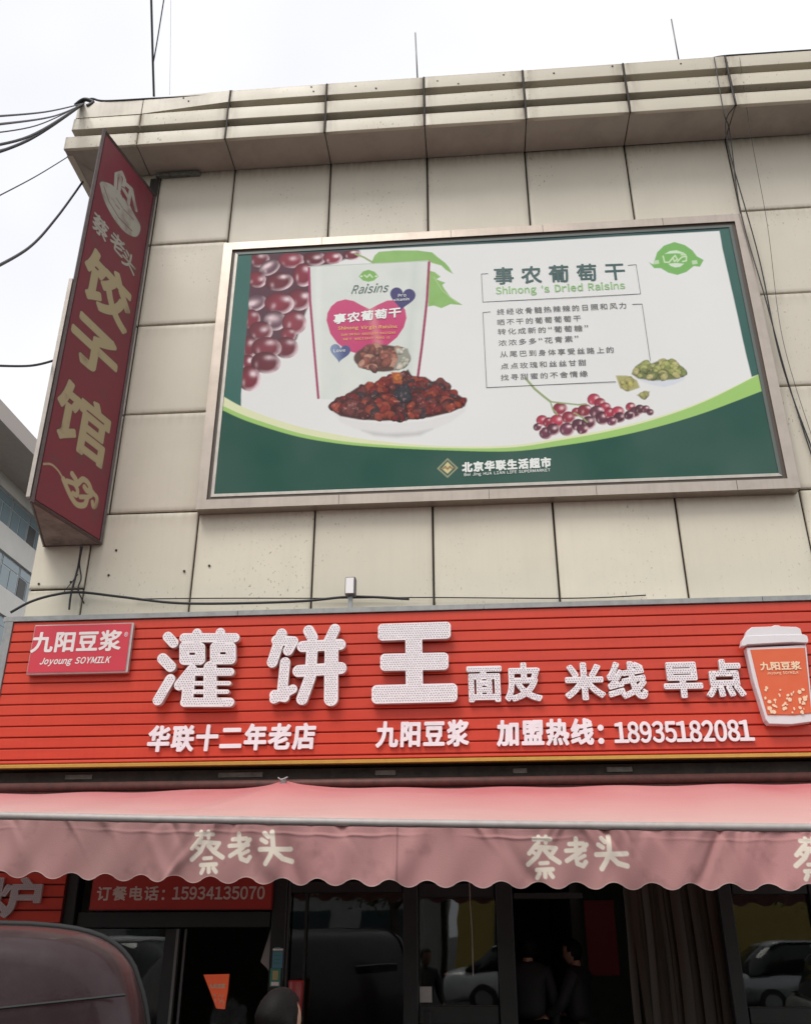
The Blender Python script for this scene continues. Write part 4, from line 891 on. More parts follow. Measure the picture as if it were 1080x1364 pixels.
def rail(p0, p1, ya, yb, y0=-.045, y1=.05, m=DFR, name='frame_rail', px=None):
    pm = px or (p0+p1)/2; return boxo(name, m, sf, X_(p0), X_(p1), y0, y1, Z_(yb, pm), Z_(ya, pm), .005)
post(86, 108, y0=-.09); post(366, 385, y0=-.07); post(538, 557); post(660, 682); post(955, 972, y0=-.06); post(1076, 1090)
rail(110, 364, 1215, 1236); rail(110, 364, 1160, 1166)
rail(387, 536, 1175, 1190); rail(559, 658, 1178, 1196); rail(559, 658, 1340, 1364); rail(974, 1074, 1175, 1192); rail(974, 1074, 1342, 1364)
rail(684, 775, 1190, 1198)
boxo('kick_panel', DFR, sf, X_(387), X_(536), -.03, .04, .12, .35, .004)
boxo('kick_panel', DFR, sf, X_(559), X_(658), -.03, .04, .12, Z_(1366), .004); boxo('kick_panel', DFR, sf, X_(974), X_(1074), -.03, .04, .12, Z_(1366, 1020), .004)
boxo('kick_panel', DFR, sf, X_(110), X_(364), -.03, .04, .12, .95, .004)
# sliding window sashes
z0w, z1w = .96, Z_(1238, 220)
for a_, b_ in ((110, 116), (226, 240)): boxo('sash_frame', DFR, sf, X_(a_), X_(b_), .0, .035, z0w, z1w)
boxo('sash_edge', mat('sash_alu', (.16, .16, .155), .4, .6), sf, X_(240.5), X_(244), -.01, .036, z0w, z1w); boxo('sash_edge', mat('sash_alu_b', (.12, .12, .12), .4, .6), sf, X_(249), X_(252), .037, .05, z0w, z1w)
def pane(p0, p1, zb, zt, y=.015): return boxo('glass_pane', GLASS, sf, X_(p0), X_(p1), y, y+.006, zb, zt)
pane(117, 225, z0w, z1w); pane(387, 537, .36, Z_(1190, 460)); pane(559, 659, Z_(1340, 610), Z_(1196, 610)); pane(974, 1075, Z_(1342, 1020), Z_(1192, 1020)); pane(1091, 1250, Z_(1342, 1020), Z_(1192, 1020))
boxo('mullion', mat('mullion_grey', (.07, .07, .068), .4, .4), sf, X_(386.5), X_(389), -.055, -.047, .2, 2.3); boxo('mullion', DFR, sf, X_(408), X_(411), -.02, .01, .36, 2.05)
post(1250, 1270)
boxo('infill_wall', mat('render_dark', (.10, .095, .09), .85, noise=.5), sf, X_(1270), 7.9, -.02, .2, .12, 2.39)
# door handle
boxo('door_handle', mat('handle_black', (.012, .012, .012), .3), sf, X_(565), X_(572), -.07, -.045, Z_(1385), Z_(1346), .004)
# order telephone lightbox
tb = thing('telephone_sign', 'dark red rectangular sign with a telephone number behind the awning scallops', 'sign', (-2.4, -.1, 2.0))
TYY = -.115
tx0, tz0 = at(118, 1213, TYY); tx1, tz1 = at(365, 1150, TYY)
boxo('box_frame', mat('telephone_red_edge', (.25, .02, .015), .5), tb, tx0, tx1, TYY+.006, TYY+.06, tz0, tz1)
boxo('face', mat('telephone_red', (.42, .03, .02), .45, noise=.3, nscale=4), tb, tx0+.008, tx1-.008, TYY, TYY+.005, tz0+.008, tz1-.004)
INKR = mat('ink_dull_white', (.62, .55, .48), .5)
stext('sign_text', '订餐电话：', 129, 222, 1200, 1181, TYY-.003, tb, INKR, .003, .003, .12); stext('sign_text', '15934135070', 230, 353, 1198, 1182, TYY-.003, tb, INKR, .003, .003, .05)
# neighbouring red slat sign with studded characters, far left
ns = thing('neighbour_sign', 'piece of red slatted sign with silver studded characters under the left end of the awning', 'sign', (-4.0, -.1, 1.8))
NY = -.13
nx1 = at(84, 1200, NY)[0]
boxo('backing_board', SLATB, ns, -5.3, nx1, NY+.012, .0, 1.55, 2.37); zt = 2.36
while zt > 1.6:
    MB().box(-5.28, nx1-.004, NY, NY+.011, zt-.094, zt-.006, .004).obj('slat', SLAT, ns); zt -= .1
letters('炉', -20, 56, 1196, 52, NY-.03, ns, .012, .028, [mat('studded_silver', (.5, .48, .47), .4), LSIDE], .0045, led=(.018, .006, .004))
cx0, cz0 = at(-60, 1245, NY-.05); cx1, cz1 = at(38, 1228, NY-.05)
boxo('lamp_box', ALUW, ns, cx0, cx1, NY-.06, NY-.002, cz0, cz1, .006)
# side wall to the left so nothing floats
nb = thing('neighbour_wall', 'cream rendered wall of the adjoining low shop left of the corner', 'wall', (-5.5, .5, 0))
MB().box(-5.2, -4.46, .02, 9, 0, 2.38).obj('wall_body', mat('cream_render', (.5, .45, .36), .8, noise=.5), nb)
# stickers and posters
STB = mat('sticker_blue', (.10, .25, .34), .5, noise=.3, nscale=40); STG = mat('sticker_green', (.06, .26, .18), .5, noise=.3, nscale=40); STY = mat('sticker_yellow', (.42, .36, .16), .5)
st = thing('sticker_strip', 'vertical blue and green payment sticker strip on the dark window post', 'sticker', (-1.4, -.08, 1.4)); SYY = -.074
sx0, sz0 = at(359, 1315, SYY); sx1, sz1 = at(377, 1265, SYY); _, szm = at(368, 1290, SYY)
boxo('upper_sheet', STB, st, sx0+.01, sx1, SYY, SYY+.003, szm, sz1-.01); boxo('lower_sheet', STG, st, sx0, sx1-.01, SYY-.001, SYY+.002, sz0, szm-.002); boxo('header_band', PRINTW, st, sx0+.01, sx1, SYY, SYY+.003, sz1-.009, sz1+.006); boxo('yellow_patch', STY, st, sx0+.02, sx1-.03, SYY-.003, SYY-.0015, sz0+.05, szm-.02)
boxo('white_band', PRINTW, st, sx0+.012, sx1-.02, SYY-.003, SYY-.0015, sz0+.008, sz0+.035); b = MB()
for k in range(5): b.box(sx0+.025, sx1-.02, SYY-.0025, SYY-.0005, szm+.03+k*.028, szm+.04+k*.028)
b.obj('print_line', STG, st)
po = thing('cup_poster', 'orange cup-shaped poster hanging inside the serving window', 'poster', (-2.0, .15, 1.0)); QY = .12
pp = [at(x, y, QY) for x, y in ((271, 1299), (305, 1298), (303, 1320), (299, 1345), (288, 1344), (280, 1322))]
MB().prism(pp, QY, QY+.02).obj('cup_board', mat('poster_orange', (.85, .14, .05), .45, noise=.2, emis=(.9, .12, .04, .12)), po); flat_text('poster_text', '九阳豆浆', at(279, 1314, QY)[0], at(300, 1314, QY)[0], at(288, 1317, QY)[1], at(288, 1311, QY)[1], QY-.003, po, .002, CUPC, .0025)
rng2 = random.Random(4); b = MB()
for k in range(12):
    X0, Z0 = at(rng2.uniform(284, 298), rng2.uniform(1327, 1341), QY); b.tube([(X0, QY-.0025, Z0), (X0+rng2.uniform(-.02, .02), QY-.0025, Z0+.02)], .004, 4)
b.obj('poster_pattern', CUPC, po)
rp = thing('red_poster', 'dark red poster on the inside wall right of the open doorway', 'poster', (2.3, 1.2, 1.6)); RY = 1.3
a0 = at(777, 1200, RY); a1 = at(826, 1300, RY)
boxo('poster_sheet', mat('poster_red', (.20, .01, .02), .6), rp, a0[0], a1[0], RY, RY+.02, a1[1], a0[1])
pn = thing('white_notice', 'small white notice stuck low on the door glass', 'notice', (.0, -.02, 1.3)); c0 = at(559, 1336, .0); c1 = at(575, 1315, .0)
boxo('notice_sheet', mat('paper_grey', (.42, .42, .40), .7, noise=.3, nscale=50), pn, c0[0], c1[0], .008, .012, c0[1], c1[1])
hn = thing('hanging_cord', 'thin pale cord hanging down in front of the door glass', 'cord', (.2, -.2, 2.0)); MB().tube([(at(625, 1180, -.12)[0], -.12, 2.35), (at(626, 1200, -.12)[0], -.12, at(626, 1205, -.12)[1]), (at(628, 1240, -.12)[0]+.004, -.12, at(628, 1240, -.12)[1]), (at(630, 1300, -.12)[0], -.12, at(630, 1300, -.12)[1])], .004, 5).obj('cord_strand', mat('cord_pale', (.4, .36, .3), .7), hn)
# plastic strip curtain
CURT = mat('strip_curtain', (.036, .030, .020), .5, 0, .3, noise=.8, nscale=6, tint=(.05, .022, .015), stretch=(5, 1, .4))
cu = thing('door_strip_curtain', 'hanging brown translucent strip curtain drawn at the right of the doorway', 'curtain', (1.6, .1, 1.0))
rc = random.Random(8); x = X_(832)
while x < X_(952):
    w = rc.uniform(.05, .09); b = MB(); n_ = 14; ph_ = rc.random()*6; le = rc.uniform(-.01, .05); y0 = .09+rc.uniform(-.03, .03); vs = []
    for j in range(n_+1):
        z_ = 2.36-j*(2.2/n_); dx = le*(j/n_)+.006*math.sin(j*.7+ph_)
        for i in range(4): u = i/3; vs.append((x+dx+w*u, y0+.008*math.sin(u*3.14+ph_)*(1+.3*math.sin(j*.5)), z_))
    b.add(vs, [(j*4+i, j*4+i+1, (j+1)*4+i+1, (j+1)*4+i) for j in range(n_) for i in range(3)]).obj('curtain_strip', CURT, cu, True); x += w*.8
# interior
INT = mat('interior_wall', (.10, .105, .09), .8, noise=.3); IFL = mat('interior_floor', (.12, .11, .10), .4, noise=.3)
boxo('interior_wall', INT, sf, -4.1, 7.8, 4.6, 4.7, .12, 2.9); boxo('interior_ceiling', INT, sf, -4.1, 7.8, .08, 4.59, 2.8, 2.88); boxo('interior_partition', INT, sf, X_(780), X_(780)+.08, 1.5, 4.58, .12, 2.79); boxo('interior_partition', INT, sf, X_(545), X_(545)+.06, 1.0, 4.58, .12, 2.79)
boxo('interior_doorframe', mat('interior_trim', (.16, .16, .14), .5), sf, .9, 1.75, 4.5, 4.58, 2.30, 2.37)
cl = thing('white_cloth', 'white cloth hanging inside the serving window beside the dark post', 'cloth', (-1.5, .2, 1.4)); b = MB(); b.prism([at(x, y, .16) for x, y in ((361, 1236), (363, 1300), (355, 1290), (347, 1282), (352, 1265), (357, 1250))], .16, .18); b.obj('cloth_sheet', mat('cloth_white', (.45, .44, .42), .8), cl)
sk = thing('red_bucket', 'red plastic container on the sill behind the bald man', 'container', (-1.3, -.2, 1.0)); x0, z0 = at(383, 1345, -.15); x1, z1 = at(399, 1308, -.15)
MB().tube([(x0+.05, -.15, z0-.25), (x0+.06, -.15, z0), (x0+.06, -.15, z1), (x0+.06, -.15, z1+.01)], [.045, .055, .065, .06], 14).obj('bucket_body', mat('bucket_red', (.32, .02, .02), .35), sk, True)
MB().box(x0-.05, x0+.2, -.25, -.035, z0-.30, z0-.25, .004).obj('sill_shelf', DFR, sk)

# ==================================================================  PEOPLE
def skin_mesh(verts, edges, radii, sub=1, root=0):
    me = bpy.data.meshes.new('skin'); me.from_pydata(verts, edges, []); o = bpy.data.objects.new('skin', me); COL.objects.link(o)
    m_ = o.modifiers.new('s', 'SKIN'); m_.use_smooth_shade = True
    for i, r in enumerate(radii): me.skin_vertices[0].data[i].radius = r if isinstance(r, tuple) else (r, r)
    me.skin_vertices[0].data[root].use_root = True
    if sub: q = o.modifiers.new('u', 'SUBSURF'); q.levels = sub; q.render_levels = sub
    dg = bpy.context.evaluated_depsgraph_get(); out = bpy.data.meshes.new_from_object(o.evaluated_get(dg)); bpy.data.objects.remove(o); return out
def head_mesh(c, s, yaw, pit=0., hairlevel=None):
    """head as one shaped surface with nose, brow, chin and ears; returns (head mesh, hair mesh)"""
    def shape(th, ph):
        x = math.sin(ph)*math.cos(th); y = math.sin(ph)*math.sin(th); z = math.cos(ph)             # +y is the face
        X = x*.078; Y = y*.098; Z = z*.118
        if z < 0: X *= 1+.22*z; Y *= (1+.12*z); Y += .018*(-z)
        f = max(0, y)
        Y += .022*math.exp(-((x/.16)**2+((z+.18)/.16)**2))*f; Y -= .008*math.exp(-(((abs(x)-.38)/.16)**2+((z-.02)/.12)**2))*f; Y += .006*math.exp(-((x/.3)**2+((z+.52)/.08)**2))*f; Y += .010*math.exp(-((x/.3)**2+((z+.85)/.12)**2))*f
        e = math.exp(-((y+.02)/.16)**2-((z+.12)/.24)**2)*(abs(x) > .8); X += .020*e*(1 if x > 0 else -1)
        return X, Y, Z
    n, m = 36, 26; vs = []; hv = []; hf = []
    for j in range(m+1):
        for i in range(n): vs.append(shape(2*math.pi*i/n, math.pi*j/m))
    fs = [(j*n+i, j*n+(i+1) % n, (j+1)*n+(i+1) % n, (j+1)*n+i) for j in range(m) for i in range(n)]
    for j in range(m+1):
        for i in range(n):
            x, y, z = shape(2*math.pi*i/n, math.pi*j/m); k = 1.09+.02*math.sin(i*2.3+j*1.7); hv.append((x*k, y*k-.004, z*k+.004))
    for j in range(m):
        for i in range(n):
            x, y, z = vs[j*n+i]; fr = y/.098
            lim = hairlevel if hairlevel is not None else .02
            if (z > lim+.055*max(0, fr)**.5*1.2 or (fr < -.1 and z > -.07) or (abs(fr) < .25 and z > .0)): hf.append(fs[j*n+i])
    R_ = Matrix.Rotation(yaw, 4, 'Z') @ Matrix.Rotation(pit, 4, 'X')
    T = lambda v: tuple(Vector(c)+R_ @ (Vector(v)*s))
    a = bpy.data.meshes.new('head'); a.from_pydata([T(v) for v in vs], [], fs); h = bpy.data.meshes.new('hair'); h.from_pydata([T(v) for v in hv], [], hf); return a, h
SKIN = mat('skin', (.42, .24, .17), .5, noise=.2, nscale=20); HAIRM = mat('hair_dark', (.009, .007, .007), .5, 0, .10, noise=.5, nscale=60, bump=.15, bscale=200); SHOE = mat('shoe_black', (.02, .02, .02), .5)
def person(label, loc, yaw, H, coat, trous, lean=0., headpit=0., arm=.0, hairlevel=None, headyaw=0., group=None):
    k = H/1.72; R_ = Matrix.Rotation(yaw, 3, 'Z'); L0 = Vector(loc)
    def T(x, y, z): return tuple(L0+R_ @ (Vector((x, y+max(0, z-.9)*lean, z))*k))
    p = thing('person', label, 'person', loc, group)
    V_ = []; E_ = []; Rr = []
    def v(x, y, z, r, par=None):
        V_.append(T(x, y, z)); Rr.append(r*k if not isinstance(r, tuple) else (r[0]*k, r[1]*k)); i = len(V_)-1
        if par is not None: E_.append((par, i))
        return i
    pel = v(0, 0, .98, (.17, .12)); ab = v(0, .01, 1.12, (.165, .12), pel); ch = v(0, 0, 1.30, (.19, .13), ab); tp = v(0, -.01, 1.42, (.13, .10), ch); nk = v(0, 0, 1.50, .06, tp)
    hands = []
    for s in (-1, 1):
        sh = v(s*.17, -.01, 1.40, .072, tp); el = v(s*.245, .02+arm*.10, 1.13, .055, sh); wr = v(s*.23, .06+arm*.26, .92+arm*.16, .037, el); hands.append((s, Vector(V_[wr])))
    coatm = skin_mesh(V_, E_, Rr, 2, 0); fin('jacket', coatm, coat, p, True)
    V_, E_, Rr = [], [], []
    pel = v(0, 0, .96, (.155, .115))
    for s in (-1, 1):
        hp = v(s*.09, 0, .86, .092, pel); kn = v(s*.10, .02, .50, .066, hp); an = v(s*.10, -.01, .10, .048, kn)
    fin('trousers', skin_mesh(V_, E_, Rr, 2, 0), trous, p, True)
    for s in (-1, 1):
        V_, E_, Rr = [], [], []; a = v(s*.10, -.04, .055, .045); b_ = v(s*.10, .06, .04, (.045, .035), a); v(s*.105, .15, .032, (.042, .028), b_); fin('shoe', skin_mesh(V_, E_, Rr, 1, 0), SHOE, p, True)
    for s, w in hands:
        V_, E_, Rr = [tuple(w)], [], [.026*k]; fw = (R_ @ Vector((0, .45+arm, -1+arm*.8))).normalized(); sd_ = R_ @ Vector((0, 1, 0)); inn = R_ @ Vector((-s, 0, 0))
        V_.append(tuple(w+fw*.06*k)); Rr.append((.030*k, .018*k)); E_.append((0, 1))
        for q, (off, ln) in enumerate(((-.027, .062), (-.009, .075), (.009, .07), (.026, .055))):
            b0 = w+fw*.085*k+sd_*off*k; V_ += [tuple(b0), tuple(b0+(fw*.6*ln+inn*.012)*k), tuple(b0+(fw*ln+inn*.03)*k)]; Rr += [.0095*k, .0085*k, .007*k]; n_ = len(V_); E_ += [(1, n_-3), (n_-3, n_-2), (n_-2, n_-1)]
        b0 = w+fw*.035*k-sd_*.03*k; V_ += [tuple(b0), tuple(b0+(fw*.04-sd_*.02+inn*.01)*k)]; Rr += [.011*k, .008*k]; n_ = len(V_); E_ += [(0, n_-2), (n_-2, n_-1)]
        fin('hand', skin_mesh(V_, E_, Rr, 1, 0), SKIN, p, True)
    hc = Vector(T(0, .025, 1.602))
    V_, E_, Rr = [], [], []; a = v(0, -.005, 1.45, .058); v(0, .01, 1.56, .052, a); fin('neck', skin_mesh(V_, E_, Rr, 1, 0), SKIN, p, True)
    hm, hr = head_mesh(hc, k, yaw+headyaw, headpit, hairlevel); fin('head', hm, SKIN, p, True); fin('hair', hr, HAIRM, p, True)
    return p
COATD = mat('coat_black', (.012, .013, .014), .75, noise=.3); COATG = mat('coat_dark_grey', (.05, .052, .055), .8, noise=.3); TRO = mat('trousers_dark', (.015, .015, .018), .8)
hx, hz = at(352, 1318, -4.55)
person('person with thinning dark hair seen from behind at bottom, near the serving window', (hx, -4.55, 0.0), -.45, 1.50, COATG, TRO, lean=.12, headpit=-.25, arm=.6, hairlevel=.045, headyaw=-.3)
x1, z1 = at(701, 1247, .75); x2, z2 = at(768, 1252, .8)
person('dark clothed person standing with back turned in the doorway, left of the pair', (x1, .75, .12), -.15, z1-.12, COATD, TRO, lean=0, group=None)
person('dark clothed person standing in the doorway facing the other, right of the pair', (x2, .8, .12), 1.1, z2-.12, COATD, TRO, lean=.05, arm=.8, headpit=-.2)

# ==================================================================  VEHICLES
VANP = mat('van_maroon', (.024, .007, .010), .36, .0, .3, coat=.18, noise=.9, nscale=3.5, tint=(.045, .030, .030), rvar=.08, bump=.02, bscale=60); VGL = mat('tinted_glass', (.008, .009, .01), .06, 0, .6); RUB = mat('rubber', (.012, .012, .012), .7); TYRE = mat('tyre', (.02, .02, .02), .85); RIMM = mat('wheel_rim', (.45, .45, .46), .3, .8); LAMPR = mat('tail_lamp', (.35, .01, .01), .2, coat=.5); LAMPW = mat('head_lamp', (.7, .7, .72), .1, coat=.5); CHR = mat('chrome', (.6, .6, .6), .15, 1)
def loft(sections, name, m, parent, closed=False, caps=True):
    n = len(sections[0]); vs = [p for s_ in sections for p in s_]; fs = [(i*n+k, i*n+(k+1) % n, (i+1)*n+(k+1) % n, (i+1)*n+k) for i in range(len(sections)-1) for k in range(n)]
    if caps: fs += [tuple(range(n-1, -1, -1)), tuple((len(sections)-1)*n+k for k in range(n))]
    me = bpy.data.meshes.new(name); me.from_pydata(vs, [], fs); o = fin(name, me, m, parent, True); return o
def wheel(c, r, w, axis, parent):
    a = Vector(axis); c = Vector(c); t = MB().tube([c-a*w/2, c-a*w*.42, c+a*w*.42, c+a*w/2], [r*.93, r, r, r*.93], 28).obj('wheel', TYRE, parent, True)
    for s in (-1, 1):
        o = MB().tube([c+a*s*w*.30, c+a*s*(w*.5+.006)], [r*.62, r*.66], 20).obj('rim', RIMM, t, False)
# minivan, its rear to the camera, bottom left
HW = .86; VH = 1.69; VAN_YAW = math.radians(24)
CX_, CY_V = -.90, -5.18                                              # its near right corner
van = thing('minivan', 'dusty dark maroon minivan with a rounded roof parked at the lower left', 'van', (-2.4, -3.3, 0))
def VT(x, y, z):                                                     # van axes: x across (0 = right side), y forward
    c_, s_ = math.cos(VAN_YAW), math.sin(VAN_YAW); return (CX_+x*c_-y*s_, CY_V+x*s_+y*c_, z)
def lean(z): return .11*max(0, z-.95)**1.5
def vsec(y, inset=0., top=VH, hw=HW, z0=.32, tg=True):
    pts = []; n = 64
    for i in range(n):
        t = 2*math.pi*i/n; c_, s_ = math.cos(t), math.sin(t); zc = (top+z0)/2; hh = (top-z0)/2
        x = math.copysign(abs(c_)**(.27 if s_ > 0 else .3), c_); zz_ = math.copysign(abs(s_)**(.30 if s_ > 0 else .5), s_)
        z = zc+hh*zz_; x *= 1-.15*max(0, (z-.95)/.85)**1.25
        crown = .035*(1-min(1, abs(x))**2)*(zz_ > .8)
        r = 1-inset/hw; z = z+crown-(inset*.62 if s_ > 0 else -inset*.3)*abs(s_)
        pts.append(VT(-HW+x*hw*r, y+(lean(z) if tg else 0), z))
    return pts
secs = [vsec(-.005, .16), vsec(.0, .12), vsec(.012, .085), vsec(.04, .05), vsec(.085, .025), vsec(.15, .008), vsec(.23, 0), vsec(1.2, 0, tg=False), vsec(2.3, 0, VH-.01, tg=False), vsec(2.9, 0, VH-.06, tg=False), vsec(3.3, .01, 1.45, tg=False), vsec(3.65, .02, 1.08, tg=False), vsec(3.95, .06, .98, tg=False), vsec(4.08, .16, .90, tg=False)]
loft(secs, 'body', VANP, van)
ring = vsec(.235, -.004); ring = [p for i, p in enumerate(ring) if p[2] > .7 and i <= 33]
MB().tube(ring, .011, 6).obj('weather_strip', RUB, van, True)
def bf(x, z): return lean(z)-.008
MB().tube([VT(-HW+x, bf(x, 1.44)-.004, 1.475+.055*(x/.7)) for x in np.linspace(-.66, .70, 20)], .0045, 6).obj('tailgate_seam', RUB, van)
gw = [(-.58, .98), (-.60, 1.25), (-.55, 1.38), (-.42, 1.41), (0, 1.425), (.44, 1.46), (.56, 1.45), (.64, 1.38), (.58, .98)]
f_ = [VT(-HW+x, bf(x, z)-.012, z) for x, z in gw]; k_ = [VT(-HW+x, bf(x, z)+.012, z) for x, z in gw]
MB().add(f_+k_, [tuple(range(9)), tuple(range(17, 8, -1))]+[(i, i+9, (i+1) % 9+9, (i+1) % 9) for i in range(9)]).obj('rear_window', VGL, van)
def vbox(name, m, x0, x1, y0, y1, z0, z1):
    b = MB().box(x0, x1, y0, y1, z0, z1, .012); b.v = [VT(*p) for p in b.v]; return b.obj(name, m, van)
for s_ in (0, 1):
    xo = -s_*2*HW
    vbox('tail_lamp', LAMPR, xo-.16 if not s_ else xo+.02, xo-.02 if not s_ else xo+.16, -.01, .1, .72, .98)
    vbox('side_window', VGL, xo-.06, xo-.035 if s_ == 0 else xo+.06, .5, 1.5, 1.0, 1.32) if not s_ else vbox('side_window', VGL, xo+.035, xo+.06, .5, 1.5, 1.0, 1.32)
    for yy in (.75, 3.3):
        a_ = Vector(VT(1, 0, 0))-Vector(VT(0, 0, 0)); wheel(VT(xo+(-.12 if not s_ else .12), yy, .31), .31, .2, a_, van)
vbox('bumper', VANP, -2*HW+.06, -.06, -.07, .12, .34, .56); vbox('number_plate_recess', RUB, -HW-.25, -HW+.25, -.02, .02, .62, .74)
def car(label, x, y, yaw, paint, L=4.4, Wd=1.78, H=1.46, suv=False, group=None):
    """car built along its own x axis, then turned"""
    t = thing('parked_car', label, 'car', (x, y, 0), group); cs, sn = math.cos(yaw), math.sin(yaw)
    def T(a, b_, c_): return (x+a*cs-b_*sn, y+a*sn+b_*cs, c_)
    hb = H*.62
    P = [(-.5, .42, hb*.80), (-.485, .25, hb*.96), (-.43, .24, hb), (-.36, .24, hb*1.02), (-.24, .24, hb*1.02), (.0, .23, hb*1.01), (.2, .23, hb), (.33, .23, hb*.95), (.45, .25, hb*.86), (.49, .30, hb*.70), (.5, .36, hb*.62)]
    secs = []
    for f, zb, zt_ in P:
        hw = Wd/2*(1-.9*abs(f)**5*8*.25); pts = []
        for i in range(24):
            a = 2*math.pi*i/24; c_, s_ = math.cos(a), math.sin(a); pts.append(T(f*L, hw*math.copysign(abs(c_)**.45, c_), (zt_+zb)/2+(zt_-zb)/2*math.copysign(abs(s_)**.5, s_)))
        secs.append(pts)
    loft(secs, 'body', paint, t)
    R_ = [(-.46 if suv else -.40, hb*.98, hb*1.0), (-.38 if suv else -.27, hb*.98, H*.93), (-.2, hb*.98, H*.99), (-.02, hb*.98, H), (.08, hb*.98, H*.97), (.23, hb*.96, hb*1.0)]
    for nm, m_, g_ in (('glasshouse', VGL, 0), ('roof', paint, 1)):
        secs = []
        for f, zb, zt_ in R_ if not g_ else R_[1:5]:
            hwb = Wd/2*.93; hwt = Wd/2*.74
            if g_: zb2 = zt_-.035; pts = [T(f*L, s*hwt*q, zz_+.012) for s, q, zz_ in ((-1, 1.03, zb2), (-1, .8, zt_), (0, 1, zt_+.012), (1, .8, zt_), (1, 1.03, zb2))]
            else: pts = [T(f*L, s*w_, zz_) for s, w_, zz_ in ((-1, hwb, zb), (-1, hwt+(hwb-hwt)*.1*(1-(zt_-zb)/(H-hb)), max(zt_-.03, zb)), (0, 1, zt_), (1, hwt, max(zt_-.03, zb)), (1, hwb, zb))]
            secs.append(pts)
        loft(secs, nm, m_, t)
    for f in (-.305, .31):
        for s in (-1, 1): wheel(T(f*L, s*(Wd/2-.09), .32), .32, .2, (-sn, cs, 0), t)
    for s in (-1, 1):
        MB().tube([T(L*.455, s*Wd*.36, hb*.78), T(L*.488, s*Wd*.33, hb*.74)], [.09, .06], 10).obj('headlight', LAMPW, t); MB().tube([T(-L*.475, s*Wd*.36, hb*.85), T(-L*.50, s*Wd*.36, hb*.82)], [.09, .08], 10).obj('tail_lamp', LAMPR, t); MB().tube([T(L*.15, s*Wd*.48, hb*1.08), T(L*.15, s*Wd*.57, hb*1.12)], .06, 8).obj('mirror', paint, t)
        MB().tube([T(-.07*L, s*Wd*.448, hb*1.0), T(-.07*L, s*Wd*.375, H*.95)], .022, 6).obj('pillar', paint, t)
    return t
PW = mat('paint_white', (.72, .73, .73), .25, coat=.6); PS = mat('paint_silver', (.45, .46, .48), .3, .6, coat=.5)
car('white hatchback parked across the street seen only as a window reflection, leftmost', -5.4, -6.7, math.radians(25), PW, 4.3, 1.8, 1.62, True)
car('white saloon parked behind the viewer and mirrored in the door glass', 1.4, -14.5, math.radians(8), PW)
car('silver saloon parked on the right with its roof mirrored in the right window', 5.3, -5.9, math.radians(95), PS, 4.4, 1.76, 1.40)
car('white saloon parked further along the opposite side of the street', -3.6, -15.2, math.radians(3), PW)
car('silver saloon parked to the right on the opposite side of the street', 7.2, -14.4, math.radians(-4), PS)

# ==================================================================  ACROSS THE STREET (seen in the glass)
YEL = mat('yellow_render', (.52, .38, .10), .8, noise=.3); GRY = mat('grey_render', (.4, .4, .38), .8, noise=.4); WIN = mat('far_window', (.05, .07, .08), .1)
ob = thing('yellow_shop', 'yellow rendered shop across the street behind the viewer', 'building', (4, -30, 0)); boxo('wall', YEL, ob, -1.0, 16, -36, -28, 0, 6); boxo('roof', GRY, ob, -1.4, 16.4, -36.4, -27.6, 6.002, 6.4)
for k in range(3): MB().box(.2+k*2.6, 1.9+k*2.6, -28.0, -27.95, 3.4, 5.0, .02).obj('window', WIN, ob)
for k in range(2): MB().box(.4+k*5, 4+k*5, -28.0, -27.95, .1, 2.5, .02).obj('shopfront_window', WIN, ob)
oc = thing('grey_block', 'grey four storey block across the street behind the viewer', 'building', (-14, -30, 0)); boxo('wall', GRY, oc, -30, -1.6, -38, -29, 0, 12); boxo('roof', CONC, oc, -30.3, -1.3, -38.3, -28.7, 12.002, 12.3)
for j in range(4):
    for k in range(9): MB().box(-29+k*3.05, -27.2+k*3.05, -29.0, -28.95, .9+j*2.9, 2.4+j*2.9, .02).obj('window', WIN, oc)
BARK = mat('bark', (.09, .065, .045), .9, noise=.5, bump=.5, bscale=30); LEAF = mat('leaf', (.055, .095, .03), .6, noise=.6, nscale=1.5, tint=(.10, .12, .04))
def tree(x, y, h, label, sd_, group):
    r = random.Random(sd_); t = thing('street_tree', label, 'tree', (x, y, 0), group)
    b = MB().tube([(x, y, 0), (x+.05, y, h*.3), (x-.05, y+.1, h*.6), (x, y, h*.85)], [.16, .13, .09, .03], 10)
    for k in range(9): a = r.random()*6.3; z_ = h*r.uniform(.35, .7); b.tube([(x, y, z_), (x+math.cos(a)*h*.14, y+math.sin(a)*h*.14, z_+h*.12), (x+math.cos(a)*h*.24, y+math.sin(a)*h*.24, z_+h*.18)], [.06, .04, .015], 6)
    b.obj('trunk', BARK, t, True); vs = []; fs = []
    cl_ = [(x+r.gauss(0, h*.15), y+r.gauss(0, h*.15), h*r.uniform(.45, 1.0), r.uniform(.35, .8)) for _ in range(38)]
    for cx, cy2, cz_, cr_ in cl_:
        for _ in range(110):
            p = Vector((cx+r.gauss(0, cr_*.5), cy2+r.gauss(0, cr_*.5), cz_+r.gauss(0, cr_*.4))); a = Vector((r.gauss(0, 1), r.gauss(0, 1), r.gauss(0, .6))).normalized(); c_ = a.orthogonal().normalized(); s = r.uniform(.05, .10); n_ = len(vs)
            vs += [tuple(p-a*s), tuple(p+c_*s*.5), tuple(p+a*s), tuple(p-c_*s*.5)]; fs.append((n_, n_+1, n_+2, n_+3))
    me = bpy.data.meshes.new('crown'); me.from_pydata(vs, [], fs); o = fin('crown', me, LEAF, t); o['kind'] = 'stuff'
for k, (x, y, h) in enumerate(((-9, -19, 6.5), (-2.6, -20, 6), (9.5, -20, 6.2))): tree(x, y, h, ('leafy street tree across the road at the far left', 'leafy street tree across the road in front of the grey block', 'leafy street tree across the road before the yellow shop')[k], k, 'street trees across the road')

